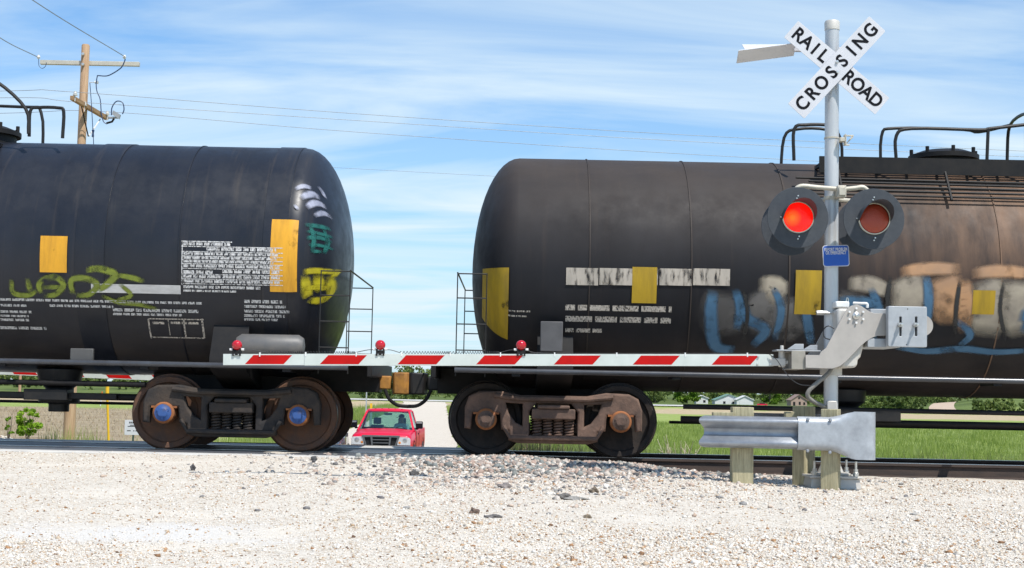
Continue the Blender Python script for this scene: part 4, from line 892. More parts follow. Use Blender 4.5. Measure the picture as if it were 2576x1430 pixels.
for sx in (-1, 1):
    for sy in (-1, 1):
        MB().lathe([(0.012, 0.12), (0.012, 0.27), (0, 0.272)], 'z', 8, (sx * 0.205, sy * 0.205, 0)).lathe([(0.03, 0.126), (0.03, 0.16), (0.022, 0.165), (0.022, 0.195)], 'z', 6, (sx * 0.205, sy * 0.205, 0)).build('anchor_bolt', M_BOLT, sig)

def lens_material(name, on):
    m, nt, bs_ = new_mat(name); N, Lk = nt.nodes, nt.links
    tc = N.new('ShaderNodeTexCoord'); v = N.new('ShaderNodeTexVoronoi'); v.inputs['Scale'].default_value = 120; Lk.new(tc.outputs['Object'], v.inputs['Vector'])
    bp = N.new('ShaderNodeBump'); bp.inputs['Strength'].default_value = 0.5; bp.inputs['Distance'].default_value = 0.004; Lk.new(v.outputs['Distance'], bp.inputs['Height']); Lk.new(bp.outputs[0], bs_.inputs['Normal'])
    bs_.inputs['Roughness'].default_value = 0.12
    bs_.inputs['Base Color'].default_value = (0.55, 0.004, 0.004, 1) if on else (0.32, 0.045, 0.022, 1)
    if on:   # the lit lamp: filament and reflector show as a hotter spot
        mp = N.new('ShaderNodeMapping'); mp.inputs['Location'].default_value = (0.055, 0.0, 0.01); Lk.new(tc.outputs['Object'], mp.inputs[0])
        ln = N.new('ShaderNodeVectorMath'); ln.operation = 'LENGTH'; Lk.new(mp.outputs[0], ln.inputs[0])
        r = N.new('ShaderNodeValToRGB'); e = r.color_ramp.elements; e[0].position = 0.02; e[0].color = (1.0, 0.42, 0.0, 1); e[1].position = 0.10; e[1].color = (1.0, 0.006, 0.002, 1)
        q = e.new(0.055); q.color = (1.0, 0.13, 0.0, 1)
        Lk.new(ln.outputs['Value'], r.inputs[0]); Lk.new(r.outputs[0], bs_.inputs['Emission Color']); bs_.inputs['Emission Strength'].default_value = 0.75
    return m
M_LIT, M_OFF = lens_material('lit_red_lens', True), lens_material('unlit_red_lens', False)
def flasher(pos, face, on, label):
    f = empty('flashing_light'); f.parent = sig; f.location = L(pos); tag(f, label)
    if face > 0: f.rotation_euler = (0, 0, math.pi)
    MB().lathe([(0.12, 0.004), (0.302, 0.004), (0.305, -0.002), (0.302, -0.008), (0.12, -0.008)], 'y', 64, close=False).build('background_disc', M_DISC, f)
    MB().lathe([(0.155, 0.005), (0.15, 0.10), (0.11, 0.16), (0.0, 0.17)], 'y', 32).build('lamp_housing', M_DISC, f)
    MB().lathe([(0.148, -0.009), (0.158, -0.009), (0.158, -0.03), (0.148, -0.03)], 'y', 48, close=False).build('lens_ring', M_BEIGE, f)
    prof_ = [(0.150 * math.cos(a), -0.014 - 0.035 * math.sin(a)) for a in np.linspace(0, math.pi / 2, 8)]
    MB().lathe(prof_, 'y', 48).build('lens', M_LIT if on else M_OFF, f)
    vz = MB(); n = 32; o = 0
    for lay, rr in enumerate((0.160, 0.1575)):
        for k in range(n + 1):
            a = R_(-8 + 196 * k / n); ln = 0.03 + 0.27 * max(0.0, math.sin(math.pi * k / n)) ** 0.65
            vz.v += [(rr * math.cos(a), -0.02, rr * math.sin(a)), (rr * math.cos(a), -0.02 - ln * 0.5, rr * math.sin(a)), (rr * math.cos(a), -0.02 - ln, rr * math.sin(a))]
    S_ = (n + 1) * 3
    for k in range(n):
        for j in range(2):
            a = k * 3 + j; vz.f.append((a, a + 3, a + 4, a + 1)); vz.f.append((S_ + a, S_ + a + 1, S_ + a + 4, S_ + a + 3))
        a = k * 3 + 2; vz.f.append((a, a + 3, S_ + a + 3, S_ + a))
    vz.build('visor', M_DISC, f, recalc=False)
    for q in ((0.0, 0.215), (-0.012, 0.19), (0.012, -0.19), (0.0, -0.215), (-0.168, 0.0)):
        MB().lathe([(0, -0.02), (0.008, -0.018), (0.008, -0.008)], 'y', 8, (q[0], 0, q[1])).build('screw', M_BOLT, f)
    return f
pL, pR = at(797.75, 217.5, 14.25), at(873.75, 219.0, 14.25)
qL, qR = at(790.5, 226.5, 14.93), at(865.0, 226.5, 14.93)
flasher(pL, -1, True, 'lit red flashing light'); flasher(pR, -1, False, 'unlit dark red flashing light')
flasher(qL, 1, False, 'rear facing light seen from behind, left'); flasher(qR, 1, False, 'rear facing light seen from behind, right')
jb = D(2115, 483, 14.42)
mb = MB(); mb.box((-0.045, -0.06, -0.06), (0.045, 0.06, 0.06)); mb.box((-0.035, -0.075, -0.045), (0.035, -0.06, 0.045)); j = mb.build('junction_box', M_BEIGE, sig, bevel=0.012); j.location = L(jb)
for (s, p) in ((-1, pL), (1, pR)):
    z = jb.z + 0.03; xe = p.x + s * 0.0
    MB().tube(catmull([(L(jb)[0] + s * 0.04, L(jb)[1], z - MZ), ((L(jb)[0] + L((xe, 0, 0))[0]) / 2, L(jb)[1], z - MZ + 0.012), (L((xe, 0, 0))[0] - s * 0.06, L(jb)[1] - 0.0, z - MZ + 0.02), (L((xe, 0, 0))[0], L(jb)[1], p.z - MZ + 0.27), (L((xe, 0, 0))[0], L(jb)[1] - 0.02, p.z - MZ + 0.16)], 5), 0.024, 12).build('light_arm', M_BEIGE, sig)
for (s, p) in ((-1, qL), (1, qR)):
    MB().tube(catmull([(L(jb)[0], 0.06, jb.z - 0.05 - MZ), (L(p)[0] - s * 0.10, 0.18, jb.z - 0.06 - MZ), (L(p)[0], 0.22, p.z + 0.14 - MZ)], 6), 0.022, 10).build('light_arm', M_BEIGE, sig)
MB().lathe([(0.079, -0.018), (0.079, 0.018), (0.0708, 0.018), (0.0708, -0.018)], 'z', 28, (0, 0, jb.z - 0.05 - MZ), close=False).build('band_clamp', M_BEIGE, sig)
MB().lathe([(0.077, -0.008), (0.077, 0.008), (0.0708, 0.008), (0.0708, -0.008)], 'z', 28, (0, 0, D(2090, 348, 14.55).z - MZ), close=False).build('band_clamp', M_BEIGE, sig)
bk = D(2124, 352, 14.45); mb = MB(); mb.box((-0.05, -0.04, -0.02), (0.0, 0.04, 0.02)); mb.box((0.0, -0.045, -0.055), (0.012, 0.045, 0.055)); mb.box((0.012, -0.045, 0.03), (0.085, -0.03, 0.045)); mb.prism([(0.0, -0.06), (0.05, -0.06), (0.055, -0.045), (0.02, -0.045), (0.09, 0.03), (0.075, 0.04)], -0.012, 0.0)
b = mb.build('sign_bracket', M_BEIGE, sig, bevel=0.003); b.location = L(bk)
# cable from gate to mast and the flexible conduit
def z6(x, y, Y): return at((2980 + x / 3.109) / 4, (1180 + y / 3.109) / 4, Y)
MB().tube(catmull([L(z6(1080, 900, 14.42)), L(z6(1030, 980, 14.38)), L(z6(900, 1090, 14.34)), L(z6(795, 1190, 14.34)), L(z6(785, 1270, 14.36)), L(z6(880, 1340, 14.42)), L(z6(1000, 1395, 14.5))], 8), 0.022, 12).build('conduit', mat('grey_conduit', (0.24, 0.225, 0.20), (0.19, 0.18, 0.16), 0.6, scale=9), sig)
mb = MB(); q = L(z6(1078, 1390, 14.47)); mb.box((q[0] - 0.05, q[1] - 0.02, q[2] - 0.06), (q[0] + 0.05, q[1] + 0.03, q[2] + 0.06)); mb.build('conduit_box', M_ALU, sig, bevel=0.01)

# crossbuck facing the road user
def crossbuck(name, center, yaw, label, words=True, group=None):
    cb = empty(name, center, yaw, label=label, cat='crossbuck sign')
    for i, (a, b_, yy) in enumerate((((1989.5, 74), (2219, 268), 0.0), ((2002.5, 279), (2207, 59.5), -0.012))):
        A, B = D(*a, 14.42), D(*b_, 14.42); ang = math.atan2(B.z - A.z, B.x - A.x); ln = (B - A).length
        bl = link('blade', curve_plate(rrect(-ln / 2, -0.1125, ln / 2, 0.1125, 0.012, 3), (), 0.006, 0.001), M_SIGNW, cb, (0, yy, 0)); bl.rotation_euler = (0, -ang, 0)
        if words:
            let = list(zip('RAIL', (-0.512, -0.397, -0.288, -0.178))) + list(zip('ROAD', (0.155, 0.275, 0.395, 0.515))) if i == 0 else list(zip('CROSSING', (-0.515, -0.37, -0.225, -0.075, 0.085, 0.225, 0.36, 0.515)))
            for ch, s_ in let:
                t = link('letter', text_mesh(ch, 0.188, bold=0.005, xs=0.92), M_SIGNK, bl, (s_, -0.0045, 0.0))
    for dz in (0.0, -0.105):
        MB().lathe([(0, -0.035), (0.014, -0.033), (0.016, -0.022)], 'y', 8, (0.0 if dz == 0 else 0.005, 0, 0.055 + dz)).build('sign_bolt', M_BOLT, cb)
    return cb
cc = D(2104.5, 170, 14.42)
crossbuck('crossbuck_sign', cc, 0.0, 'white X shaped sign reading RAILROAD CROSSING on top of the mast')
# the second crossbuck is turned to the other approach and shows its edge at upper left
cb2 = empty('crossbuck_sign', D(1935, 131, 14.75), 0, label='white crossbuck turned edge on, left of the mast top', cat='crossbuck sign')
def slab(a, b_, w, tilt, Y, name='blade'):
    A, B = D(*a, Y), D(*b_, Y); c = (A + B) / 2; ang = math.atan2(B.z - A.z, B.x - A.x)
    o = MB().box((-(B - A).length / 2, -w / 2, -0.004), ((B - A).length / 2, w / 2, 0.004)).build(name, M_SIGNW, cb2, bevel=0.002)
    o.location = c - cb2.location; o.rotation_euler = (R_(tilt), -ang, 0); return o
slab((1870, 119), (2052, 119), 0.225, 28, 14.75); slab((1855, 143), (2000, 124), 0.225, -22, 14.62)
MB().box((-0.02, -0.05, -0.03), (0.62, 0.0, 0.02)).build('arm_bracket', M_SIGNW, cb2, bevel=0.004).location = D(2000, 124, 14.62) - cb2.location
# emergency notice
p0 = D(2103, 643.5, 14.455)
es = empty('emergency_sign', p0, 0.0, label='small blue notice reading REPORT PROBLEM OR EMERGENCY on the mast', cat='sign')
es.rotation_euler = (0, R_(-2.4), 0)
link('sign_border', curve_plate(rrect(-0.133, -0.108, 0.133, 0.108, 0.028, 6), (), 0.003), M_SIGNW, es)
link('sign_face', curve_plate(rrect(-0.126, -0.101, 0.126, 0.101, 0.023, 6), (), 0.002), mat('sign_blue', (0.008, 0.085, 0.42), (0.007, 0.075, 0.38), 0.45), es, (0, -0.0028, 0))
for tx_, zz in (('REPORT PROBLEM', 0.063), ('OR EMERGENCY', 0.029)):
    link('lettering', text_mesh(tx_, 0.046, bold=0.0012, xs=0.56, spacing=1.12), M_SIGNW, es, (0.0, -0.0042, zz))

# ------------------------------------------------------------------ crossing gate
M_GREYP = mat('light_grey_plate', (0.41, 0.38, 0.345), (0.36, 0.335, 0.305), 0.55, 0.05, scale=5, bump=0.03)
M_RED = mat('gate_red', (0.50, 0.004, 0.003), (0.40, 0.004, 0.003), 0.55, scale=4, spec=0.2)
M_GATEW = mat('gate_white', (0.58, 0.62, 0.58), (0.50, 0.54, 0.50), 0.35, scale=3)
M_REDLAMP = mat('red_lamp_glass', (0.55, 0.004, 0.012), (0.42, 0.003, 0.01), 0.08, coat=0.6)
M_CABLE = mat('black_cable', (0.015, 0.015, 0.017), (0.022, 0.022, 0.024), 0.5)
M_WHITEP = mat('white_clip', (0.75, 0.75, 0.73), (0.65, 0.65, 0.63), 0.5)
YP = 14.24
G0 = z6(1378, 258, YP)
gate = empty('crossing_gate', G0, 0.0, label='lowered red and white striped gate arm with grey counterweight in front of the train', cat='crossing gate')
def GL(p): return (p[0] - G0.x, p[1] - G0.y, p[2] - G0.z)
def zpoly(P, Y): return [(z6(x, y, Y).x - G0.x, z6(x, y, Y).z - G0.z) for x, y in P]
ARM = [(752, 745), (925, 748), (945, 705), (1005, 660), (1120, 440), (1235, 225), (1275, 165), (1325, 132), (1388, 122), (1440, 135), (1490, 170), (1545, 207), (1610, 228), (1770, 232), (1770, 505), (1640, 508), (1580, 530), (1500, 580), (1420, 650), (1340, 735), (1250, 830), (1180, 885), (1090, 916), (1000, 915), (752, 905)]
for yy in (YP, YP + 0.60):
    o = link('support_arm', curve_plate(zpoly(ARM, YP), (), 0.022, 0.003), M_GREYP, gate, (0, yy - YP, 0))
    tag(o)
    for k in range(6):
        a = R_(30 + 60 * k); c = zpoly([(1378 + 98 * math.cos(a), 258 - 90 * math.sin(a))], YP)[0]
        MB().lathe([(0, -0.032), (0.011, -0.03), (0.011, -0.011)], 'y', 8, (c[0], 0, c[1])).build('rivet', M_WHITEP, o)
    MB().lathe([(0.0, -0.05), (0.012, -0.05), (0.016, -0.03), (0.036, -0.02), (0.036, -0.012)], 'y', 20).build('pivot_nut', M_BOLT, o)
W0 = zpoly([(1770, 140), (2245, 150), (2245, 660), (1765, 642)], YP - 0.09)
slots = [rrect(*[v for v in (zpoly([(xx, 515)], YP - 0.09)[0])], *[v for v in zpoly([(xx + 28, 272)], YP - 0.09)[0]], 0.006, 3) for xx in (1904, 2098)]
xa, za = W0[3]; xb, zb = W0[1]
cw = link('counterweight', curve_plate(rrect(xa, za, xb, zb, 0.012, 3), slots, 0.10, 0.004), M_GALVP, gate, (0, -0.09, 0))
MB().box((xa + 0.01, 0.04, za + 0.02), (xb - 0.01, 0.05, zb - 0.02)).build('backing_plate', M_BLACK, cw).location = (0, 0.012, 0)
for xx in (1921, 2114):
    c = zpoly([(xx, 372)], YP - 0.14)[0]
    MB().lathe([(0, -0.15), (0.012, -0.148), (0.013, -0.10), (0.02, -0.10), (0.02, -0.07), (0.024, -0.065), (0.024, -0.054)], 'y', 10, (c[0], 0, c[1])).build('weight_bolt', M_BOLT, cw)
for xx, yy in ((2022, 174), (2010, 618)):
    c = zpoly([(xx, yy)], YP - 0.14)[0]; MB().lathe([(0, -0.0512), (0.006, -0.0512), (0.006, -0.045)], 'y', 8, (c[0], 0, c[1])).build('drain_hole', M_SIGNK, cw)
c = zpoly([(2200, 380)], YP)[0]
MB().lathe([(0, -0.02), (0.105, -0.02), (0.107, 0.0), (0.105, 0.62), (0, 0.62)], 'y', 40, (c[0], 0, c[1])).build('weight_drum', M_GREYP, gate)
for (a, b_) in (((1560, 172), (1800, 235)), ((1525, 540), (1930, 655))):
    (xa2, za2), (xb2, zb2) = zpoly([a, b_], YP)
    MB().box((xa2, -0.02, zb2), (xb2, 0.62, za2)).build('counterweight_bracket', M_GALVP, gate, bevel=0.004).location = (0, 0.015, 0)
# drive mechanism between the arms and the mast
mc = MB()
(xa2, za2), (xb2, zb2) = zpoly([(1160, 160), (1500, 620)], YP); mc.box((xa2, 0.04, zb2), (xb2, 0.56, za2))
mech = mc.build('drive_case', M_ALU, gate, bevel=0.03)
(xa2, za2), (xb2, zb2) = zpoly([(1158, 68), (1330, 150)], YP); MB().box((xa2, 0.10, zb2), (xb2, 0.36, za2)).build('case_lid', M_WHITEP, gate, bevel=0.012)
mc = MB(); mc.prism(zpoly([(1300, 600), (1500, 560), (1490, 640), (1455, 770), (1415, 810), (1420, 860), (1385, 905), (1200, 900), (1230, 830)], YP), 0.05, 0.5); mc.build('motor_housing', M_ALU, gate, bevel=0.02)
lg = [z6(1250 + 0, 150, YP + 0.2), z6(1265, 40, YP + 0.2), z6(1285, 60, YP + 0.2), z6(1275, 140, YP + 0.2)]
MB().tube([GL(p) for p in catmull(lg, 6)], 0.006, 8).build('lifting_eye', M_BOLT, gate)
cv = [z6(1345, 100, YP + 0.1), z6(1440, 105, YP + 0.1), z6(1515, 110, YP + 0.1), z6(1520, 160, YP + 0.1)]
MB().tube([GL(p) for p in catmull(cv, 6)], 0.014, 8).build('cover_hinge', M_WHITEP, gate)
p = GL(z6(1000, 222, 14.45)); mb = MB().tube([(p[0] - 0.06, p[1], p[2]), (p[0] + 0.12, p[1], p[2])], 0.009, 8); mb.lathe([(0.024, -0.09), (0.026, -0.05), (0.022, 0.02)], 'x', 8, p); mb.build('clamp_bolt', M_BOLT, gate)
MB().lathe([(0.074, -0.05), (0.11, -0.05), (0.11, 0.05), (0.074, 0.05)], 'z', 20, GL((MX, MY, z6(1085, 935, MY).z)), close=False).build('mast_collar', M_ALU, gate)
# arm root: channel bracket, hinge
(xa2, za2), (xb2, zb2) = zpoly([(585, 690), (755, 925)], YP)
mb = MB(); mb.box((xa2, 0.02, zb2), (xb2, 0.034, za2)); mb.box((xa2, 0.034, zb2), (xb2, 0.5, zb2 + 0.012)); mb.box((xa2, 0.034, za2 - 0.012), (xb2, 0.5, za2)); mb.box((xa2, 0.49, zb2), (xb2, 0.505, za2)); mb.box((xa2 + 0.06, 0.034, zb2 + 0.01), (xa2 + 0.072, 0.49, za2 - 0.012))
mb.build('root_channel', mat('shaded_alloy', (0.36, 0.33, 0.28), (0.28, 0.26, 0.22), 0.55, 0.2), gate, bevel=0.003)
mb = MB(); q = zpoly([(560, 640), (745, 602), (760, 680), (955, 675), (955, 610), (760, 655), (560, 660)], YP)
(xa2, za2), (xb2, zb2) = zpoly([(405, 675), (955, 702)], YP); mb.box((xa2, 0.05, zb2), (xb2, 0.30, za2)); 
(xc2, zc2), (xd2, zd2) = zpoly([(655, 605), (745, 676)], YP); mb.hexa([(xc2 - 0.09, 0.06, zd2), (xd2, 0.06, zd2), (xd2, 0.08, zd2), (xc2 - 0.09, 0.08, zd2)], [(xc2 - 0.01, 0.06, zc2), (xd2, 0.06, zc2), (xd2, 0.08, zc2), (xc2 - 0.01, 0.08, zc2)])
(xc2, zc2), (xd2, zd2) = zpoly([(770, 612), (955, 676)], YP); mb.hexa([(xc2, 0.2, zd2), (xd2, 0.2, zd2), (xd2, 0.215, zd2), (xc2, 0.215, zd2)], [(xc2 + 0.08, 0.2, zc2), (xd2, 0.2, zc2), (xd2, 0.215, zc2), (xc2 + 0.08, 0.215, zc2)])
mb.build('shear_bracket', M_GALVP, gate, bevel=0.002)
hb = MB(); p = GL(z6(458, 790, YP + 0.17)); hb.lathe([(0.034, -0.085), (0.034, 0.075), (0.018, 0.08), (0.018, 0.13), (0, 0.13)], 'z', 12, p); hb.box((p[0] - 0.06, p[1] - 0.03, p[2] - 0.055), (p[0] + 0.06, p[1] + 0.03, p[2] - 0.02)); hb.build('break_hinge', M_ALU, gate, bevel=0.004)
# the arm itself
YA = 14.40
A, B = D(562, 904.5, YA), D(1945, 906.5, YA); U = (B - A).normalized(); ANG = math.atan2(U.z, U.x)
arm = empty('gate_arm'); arm.parent = gate; arm.location = GL(A); arm.rotation_euler = (0, -ANG, 0)
PM = K / (F_PX / YA)                                    # metres per 2576-wide pixel at the arm
s1 = (766 - 562) * PM; s2 = (B - A).length
MB().box((0, -0.016, -0.0555), (s1 + 0.3, 0.016, 0.0555)).build('arm_board', M_GATEW, arm, bevel=0.002)
MB().box((s1, -0.021, -0.059), (s2, 0.021, 0.059)).build('arm_board', M_GATEW, arm, bevel=0.002)
for x in (617, 805, 1000, 1197, 1392, 1590, 1788):
    a0, a1, sl = (x - 562) * PM, (x + 97 - 562) * PM, 21 * PM
    yy = -0.0172 if x < 700 else -0.0222; h = 0.045
    for yy in (yy, -yy - 0.0005):
      me = MB().add([(a0, yy, -h), (a1, yy, -h), (a1 + sl, yy, h), (a0 + sl, yy, h), (a0, yy + 0.0005, -h), (a1, yy + 0.0005, -h), (a1 + sl, yy + 0.0005, h), (a0 + sl, yy + 0.0005, h)], [(0, 1, 2, 3), (7, 6, 5, 4), (0, 4, 5, 1), (1, 5, 6, 2), (2, 6, 7, 3), (3, 7, 4, 0)])
      me.build('red_stripe', M_RED, arm)
for x in (596, 956, 1310):
    s_ = (x - 562) * PM; lz = 0.0555 if x < 700 else 0.059
    lp = empty('gate_lamp'); lp.parent = arm; lp.location = (s_, 0, lz)
    bm = bmesh.new(); bmesh.ops.create_uvsphere(bm, u_segments=28, v_segments=18, radius=0.051); me = bpy.data.meshes.new('bulb'); bm.to_mesh(me); bm.free(); finish(me, 60)
    link('bulb', me, M_REDLAMP, lp, (0, -0.008, 0.088))
    mb = MB(); mb.box((-0.034, -0.03, -0.012), (0.034, 0.03, 0.036)); mb.box((-0.042, -0.034, -0.02), (-0.028, 0.034, 0.05)); mb.box((0.028, -0.034, -0.02), (0.042, 0.034, 0.05)); mb.build('lamp_bracket', M_BLACK, lp, bevel=0.003)
    for sx in (-1, 1):
        MB().lathe([(0.011, -0.014), (0.012, 0.014)], 'x', 8, (sx * 0.058, -0.01, 0.045)).build('cable_gland', M_WHITEP, lp)
        MB().lathe([(0, -0.039), (0.006, -0.037), (0.006, -0.03)], 'y', 8, (sx * 0.02, 0, -0.006)).build('screw', M_BOLT, lp)
def coil(d0, d1, n0, name='coiled_cable'):
    s0, s1_ = (d0 - 562) * PM, (d1 - 562) * PM; N = n0 * 10
    P = [(s0 + (s1_ - s0) * (1 - (1 - k / N) ** 1.35), 0.012 * math.cos(2 * math.pi * k / 10), 0.072 + 0.013 * math.sin(2 * math.pi * k / 10)) for k in range(N + 1)]
    MB().tube(P, 0.0028, 5).build(name, M_CABLE, arm)
coil(668, 770, 18); coil(772, 893, 22); coil(1005, 1130, 20); coil(1130, 1255, 22)
for (a, b_) in ((608, 668), (893, 945), (967, 1005), (1255, 1298)):
    sa, sb = (a - 562) * PM, (b_ - 562) * PM; MB().tube(catmull([(sa, -0.01, 0.10), ((sa * 0.6 + sb * 0.4), 0, 0.098), (sb, 0, 0.072)] if b_ in (668, 1005) else [(sa, 0, 0.072), ((sa * 0.4 + sb * 0.6), 0, 0.098), (sb, -0.01, 0.10)], 5), 0.004, 6).build('lamp_cable', M_CABLE, arm)
for x in (654, 769, 896, 1010, 1132, 1258, 1394, 1550, 1722, 1878):
    s_ = (x - 562) * PM; lz = 0.0555 if x < 760 else 0.059
    MB().box((s_ - 0.006, -0.0245, lz - 0.025), (s_ + 0.006, 0.01, lz + 0.016)).build('cable_clip', M_WHITEP, arm)
MB().tube(catmull([((1310 + 12 - 562) * PM, 0, 0.10), ((1394 - 562) * PM, 0, 0.068), ((1878 - 562) * PM, 0, 0.066), ((1945 - 562) * PM, -0.03, 0.03)], 8), 0.003, 5).build('arm_cable', M_CABLE, arm)
for (x, dz) in ((1905, 0.035), (1903, -0.04), (1935, -0.04)):
    MB().lathe([(0, -0.036), (0.010, -0.034), (0.012, -0.021)], 'y', 10, ((x - 562) * PM, 0, dz)).build('arm_bolt', M_BOLT, arm)
mb = MB().box((s2 - 0.04, -0.03, -0.055), (s2 + 0.12, 0.03, 0.02)); mb.build('arm_clamp', M_ALU, arm, bevel=0.004)
cbp = [z6(300, 735, 14.36), z6(390, 800, 14.33), z6(480, 930, 14.3), z6(580, 1050, 14.3), z6(690, 1115, 14.3), z6(820, 1125, 14.32)]
MB().tube([GL(p) for p in catmull(cbp, 6)], 0.0045, 6).build('hanging_cable', M_CABLE, gate)
cbp = [z6(1110, 420, 14.22), z6(1040, 385, 14.22), z6(985, 420, 14.24), z6(975, 490, 14.25), z6(1000, 535, 14.25), z6(1060, 555, 14.25)]
MB().tube([GL(p) for p in catmull(cbp, 6)], 0.006, 6).build('loop_cable', M_CABLE, gate)

# the matching signal and gate on the far side of the track, facing the other way
sig2 = copy_tree(sig); sig2.location = (-10.6, 23.7, -0.12); sig2.rotation_euler = (0, 0, math.pi); sig2['label'] = 'far side signal mast standing beyond the track at the left'
gate2 = copy_tree(gate); d_ = Vector((-10.6, 23.7, -0.12)); off = Vector((G0.x - MX, G0.y - MY, G0.z - MZ))
gate2.location = d_ + Vector((-off.x, -off.y, off.z - 0.13)); gate2.rotation_euler = (0, 0, math.pi); gate2['label'] = 'far side red and white gate arm glimpsed under the left tank car'

# ------------------------------------------------------------------ guard rail
M_WOOD = mat('treated_timber', (0.44, 0.395, 0.25), (0.27, 0.24, 0.145), 0.85, scale=9, stretch=(6, 6, 0.5), bump=0.4, bscale=14)
def z5(x, y, Y): return at((2780 + x / 3.3026) / 4, (1600 + y / 3.3026) / 4, Y)
GY = 14.08
g0 = z5(120, 415, GY); gj = z5(1395, 455, GY); g1 = z5(2385, 490, GY)
guard = empty('guard_rail', ((g0.x + g1.x) / 2, GY, -0.09), label='galvanised guard rail with flared end on wooden posts in front of the mast', cat='guard rail')
GX, GZ = guard.location.x, guard.location.z
zc_ = z5(700, 425, GY).z
W = [(0.155, 0.012), (0.150, -0.02), (0.132, -0.068), (0.112, -0.082), (0.090, -0.078), (0.040, -0.012), (0.022, 0.0), (-0.022, 0.0), (-0.040, -0.012), (-0.090, -0.078), (-0.112, -0.082), (-0.132, -0.068), (-0.150, -0.02), (-0.155, 0.012)]
def wbeam(x0, x1, y, z, flip=1):
    mb = MB(); nx = 2
    for lay in (0, 1):
        for x in (x0, x1):
            mb.v += [(x + (0.75 * d if x == x0 else 0.0), y + flip * (d + 0.004 * lay), z + zz) for zz, d in W]
    n = len(W)
    for i in range(n - 1):
        mb.f.append((i, n + i, n + i + 1, i + 1)); mb.f.append((2 * n + i + 1, 3 * n + i + 1, 3 * n + i, 2 * n + i))
        for e in (0, 1): mb.f.append((e * n + i, e * n + i + 1, (2 + e) * n + i + 1, (2 + e) * n + i))
    for j in (0, n - 1): mb.f.append((j, n + j, 3 * n + j, 2 * n + j))
    return mb
wbeam(g0.x - GX, gj.x - GX + 0.1, 0, zc_ - GZ).build('rail_beam', M_GALVR, guard, ang=60)
# flared end shoe, rolled back at its right end
path = []
xj, xe = gj.x - 0.04, g1.x
for i in range(20): path.append((xj + (xe - 0.105 - xj) * i / 19, -0.090 + 0.012 * math.sin(i / 19 * math.pi)))
rr = 0.105
for k in range(1, 15): a = R_(-90 + 250 * k / 14); path.append((xe - rr + rr * math.cos(a), -0.09 + rr + rr * math.sin(a)))
ns = len(path); mb = MB(); m = 15
for lay in (0, 1):
    for i, (x, y) in enumerate(path):
        f = float(sstep(1750, 2120, np.array(120 + (x - g0.x) / (g1.x - g0.x) * 2265)))
        h = 0.163 + 0.068 * f; lip = 0.055 * (1 - f); zoff = -0.012 * f
        tx_ = Vector(path[min(i + 1, ns - 1)]) - Vector(path[max(i - 1, 0)]); tx_.normalize(); nn = Vector((-tx_.y, tx_.x))      # inward
        for k in range(m):
            u = -1 + 2 * k / (m - 1); c_ = max(0, (abs(u) - 0.66) / 0.34); dd = lip * c_ ** 2.2 + 0.005 * lay
            mb.v.append((x + nn.x * dd - GX, y + nn.y * dd, zc_ + u * h + zoff - GZ + 0.0))
for i in range(ns - 1):
    for k in range(m - 1):
        a = i * m + k; mb.f.append((a, a + m, a + m + 1, a + 1)); S2 = ns * m; mb.f.append((S2 + a + 1, S2 + a + m + 1, S2 + a + m, S2 + a))
    for k in (0, m - 1): a = i * m + k; mb.f.append((a, a + m, ns * m + a + m, ns * m + a))
for i in (0, ns - 1):
    for k in range(m - 1): a = i * m + k; mb.f.append((a, a + 1, ns * m + a + 1, ns * m + a))
mb.build('end_shoe', mat('mottled_galvanised', (0.43, 0.455, 0.48), (0.30, 0.315, 0.335), 0.48, 0.3, scale=6, detail=8), guard, ang=60)
for x, y in ((1490, 258), (1785, 265), (1485, 672), (1780, 692)):
    p = z5(x, y, GY - 0.08); MB().lathe([(0, -0.016), (0.012, -0.013), (0.018, 0.0)], 'y', 10, (p.x - GX, -0.085, p.z - GZ)).build('splice_bolt', M_GALVR, guard)
def post(xa, xb, ytop, Y, rot, zb, w=0.2, dpt=0.17, label=None):
    a, b_ = z5(xa, ytop, Y), z5(xb, ytop, Y); cx = (a.x + b_.x) / 2
    o = MB().box((-w / 2, -dpt / 2, 0), (w / 2, dpt / 2, a.z - zb)).build('wood_post', M_WOOD, guard, bevel=0.006); o.location = (cx - GX, Y - GY + dpt / 2, zb - GZ); o.rotation_euler = (0, 0, R_(rot)); return o
post(500, 780, 92, 14.14, 0, -0.06, 0.205); post(1660, 1975, 118, 14.12, -24, -0.14, 0.165, 0.15); post(1315, 1605, 82, 14.70, 38, -0.15, 0.17, 0.16)
for xa, xb, yt, Y in ((240, 508, 160, 14.11), (1200, 1318, 155, 14.6)):
    a, b_ = z5(xa, yt, Y), z5(xb, yt, Y)
    MB().box((a.x - GX, Y - GY, zc_ - 0.14 - GZ), (b_.x - GX, Y - GY + 0.10, a.z - GZ)).build('spacer_block', M_WOOD, guard, bevel=0.004)
wbeam(z5(560, 400, 14.9).x - GX, z5(1700, 400, 14.9).x - GX, 14.9 - GY, z5(900, 370, 14.9).z - GZ, -1).build('rail_beam', M_GALVR, guard, ang=60)

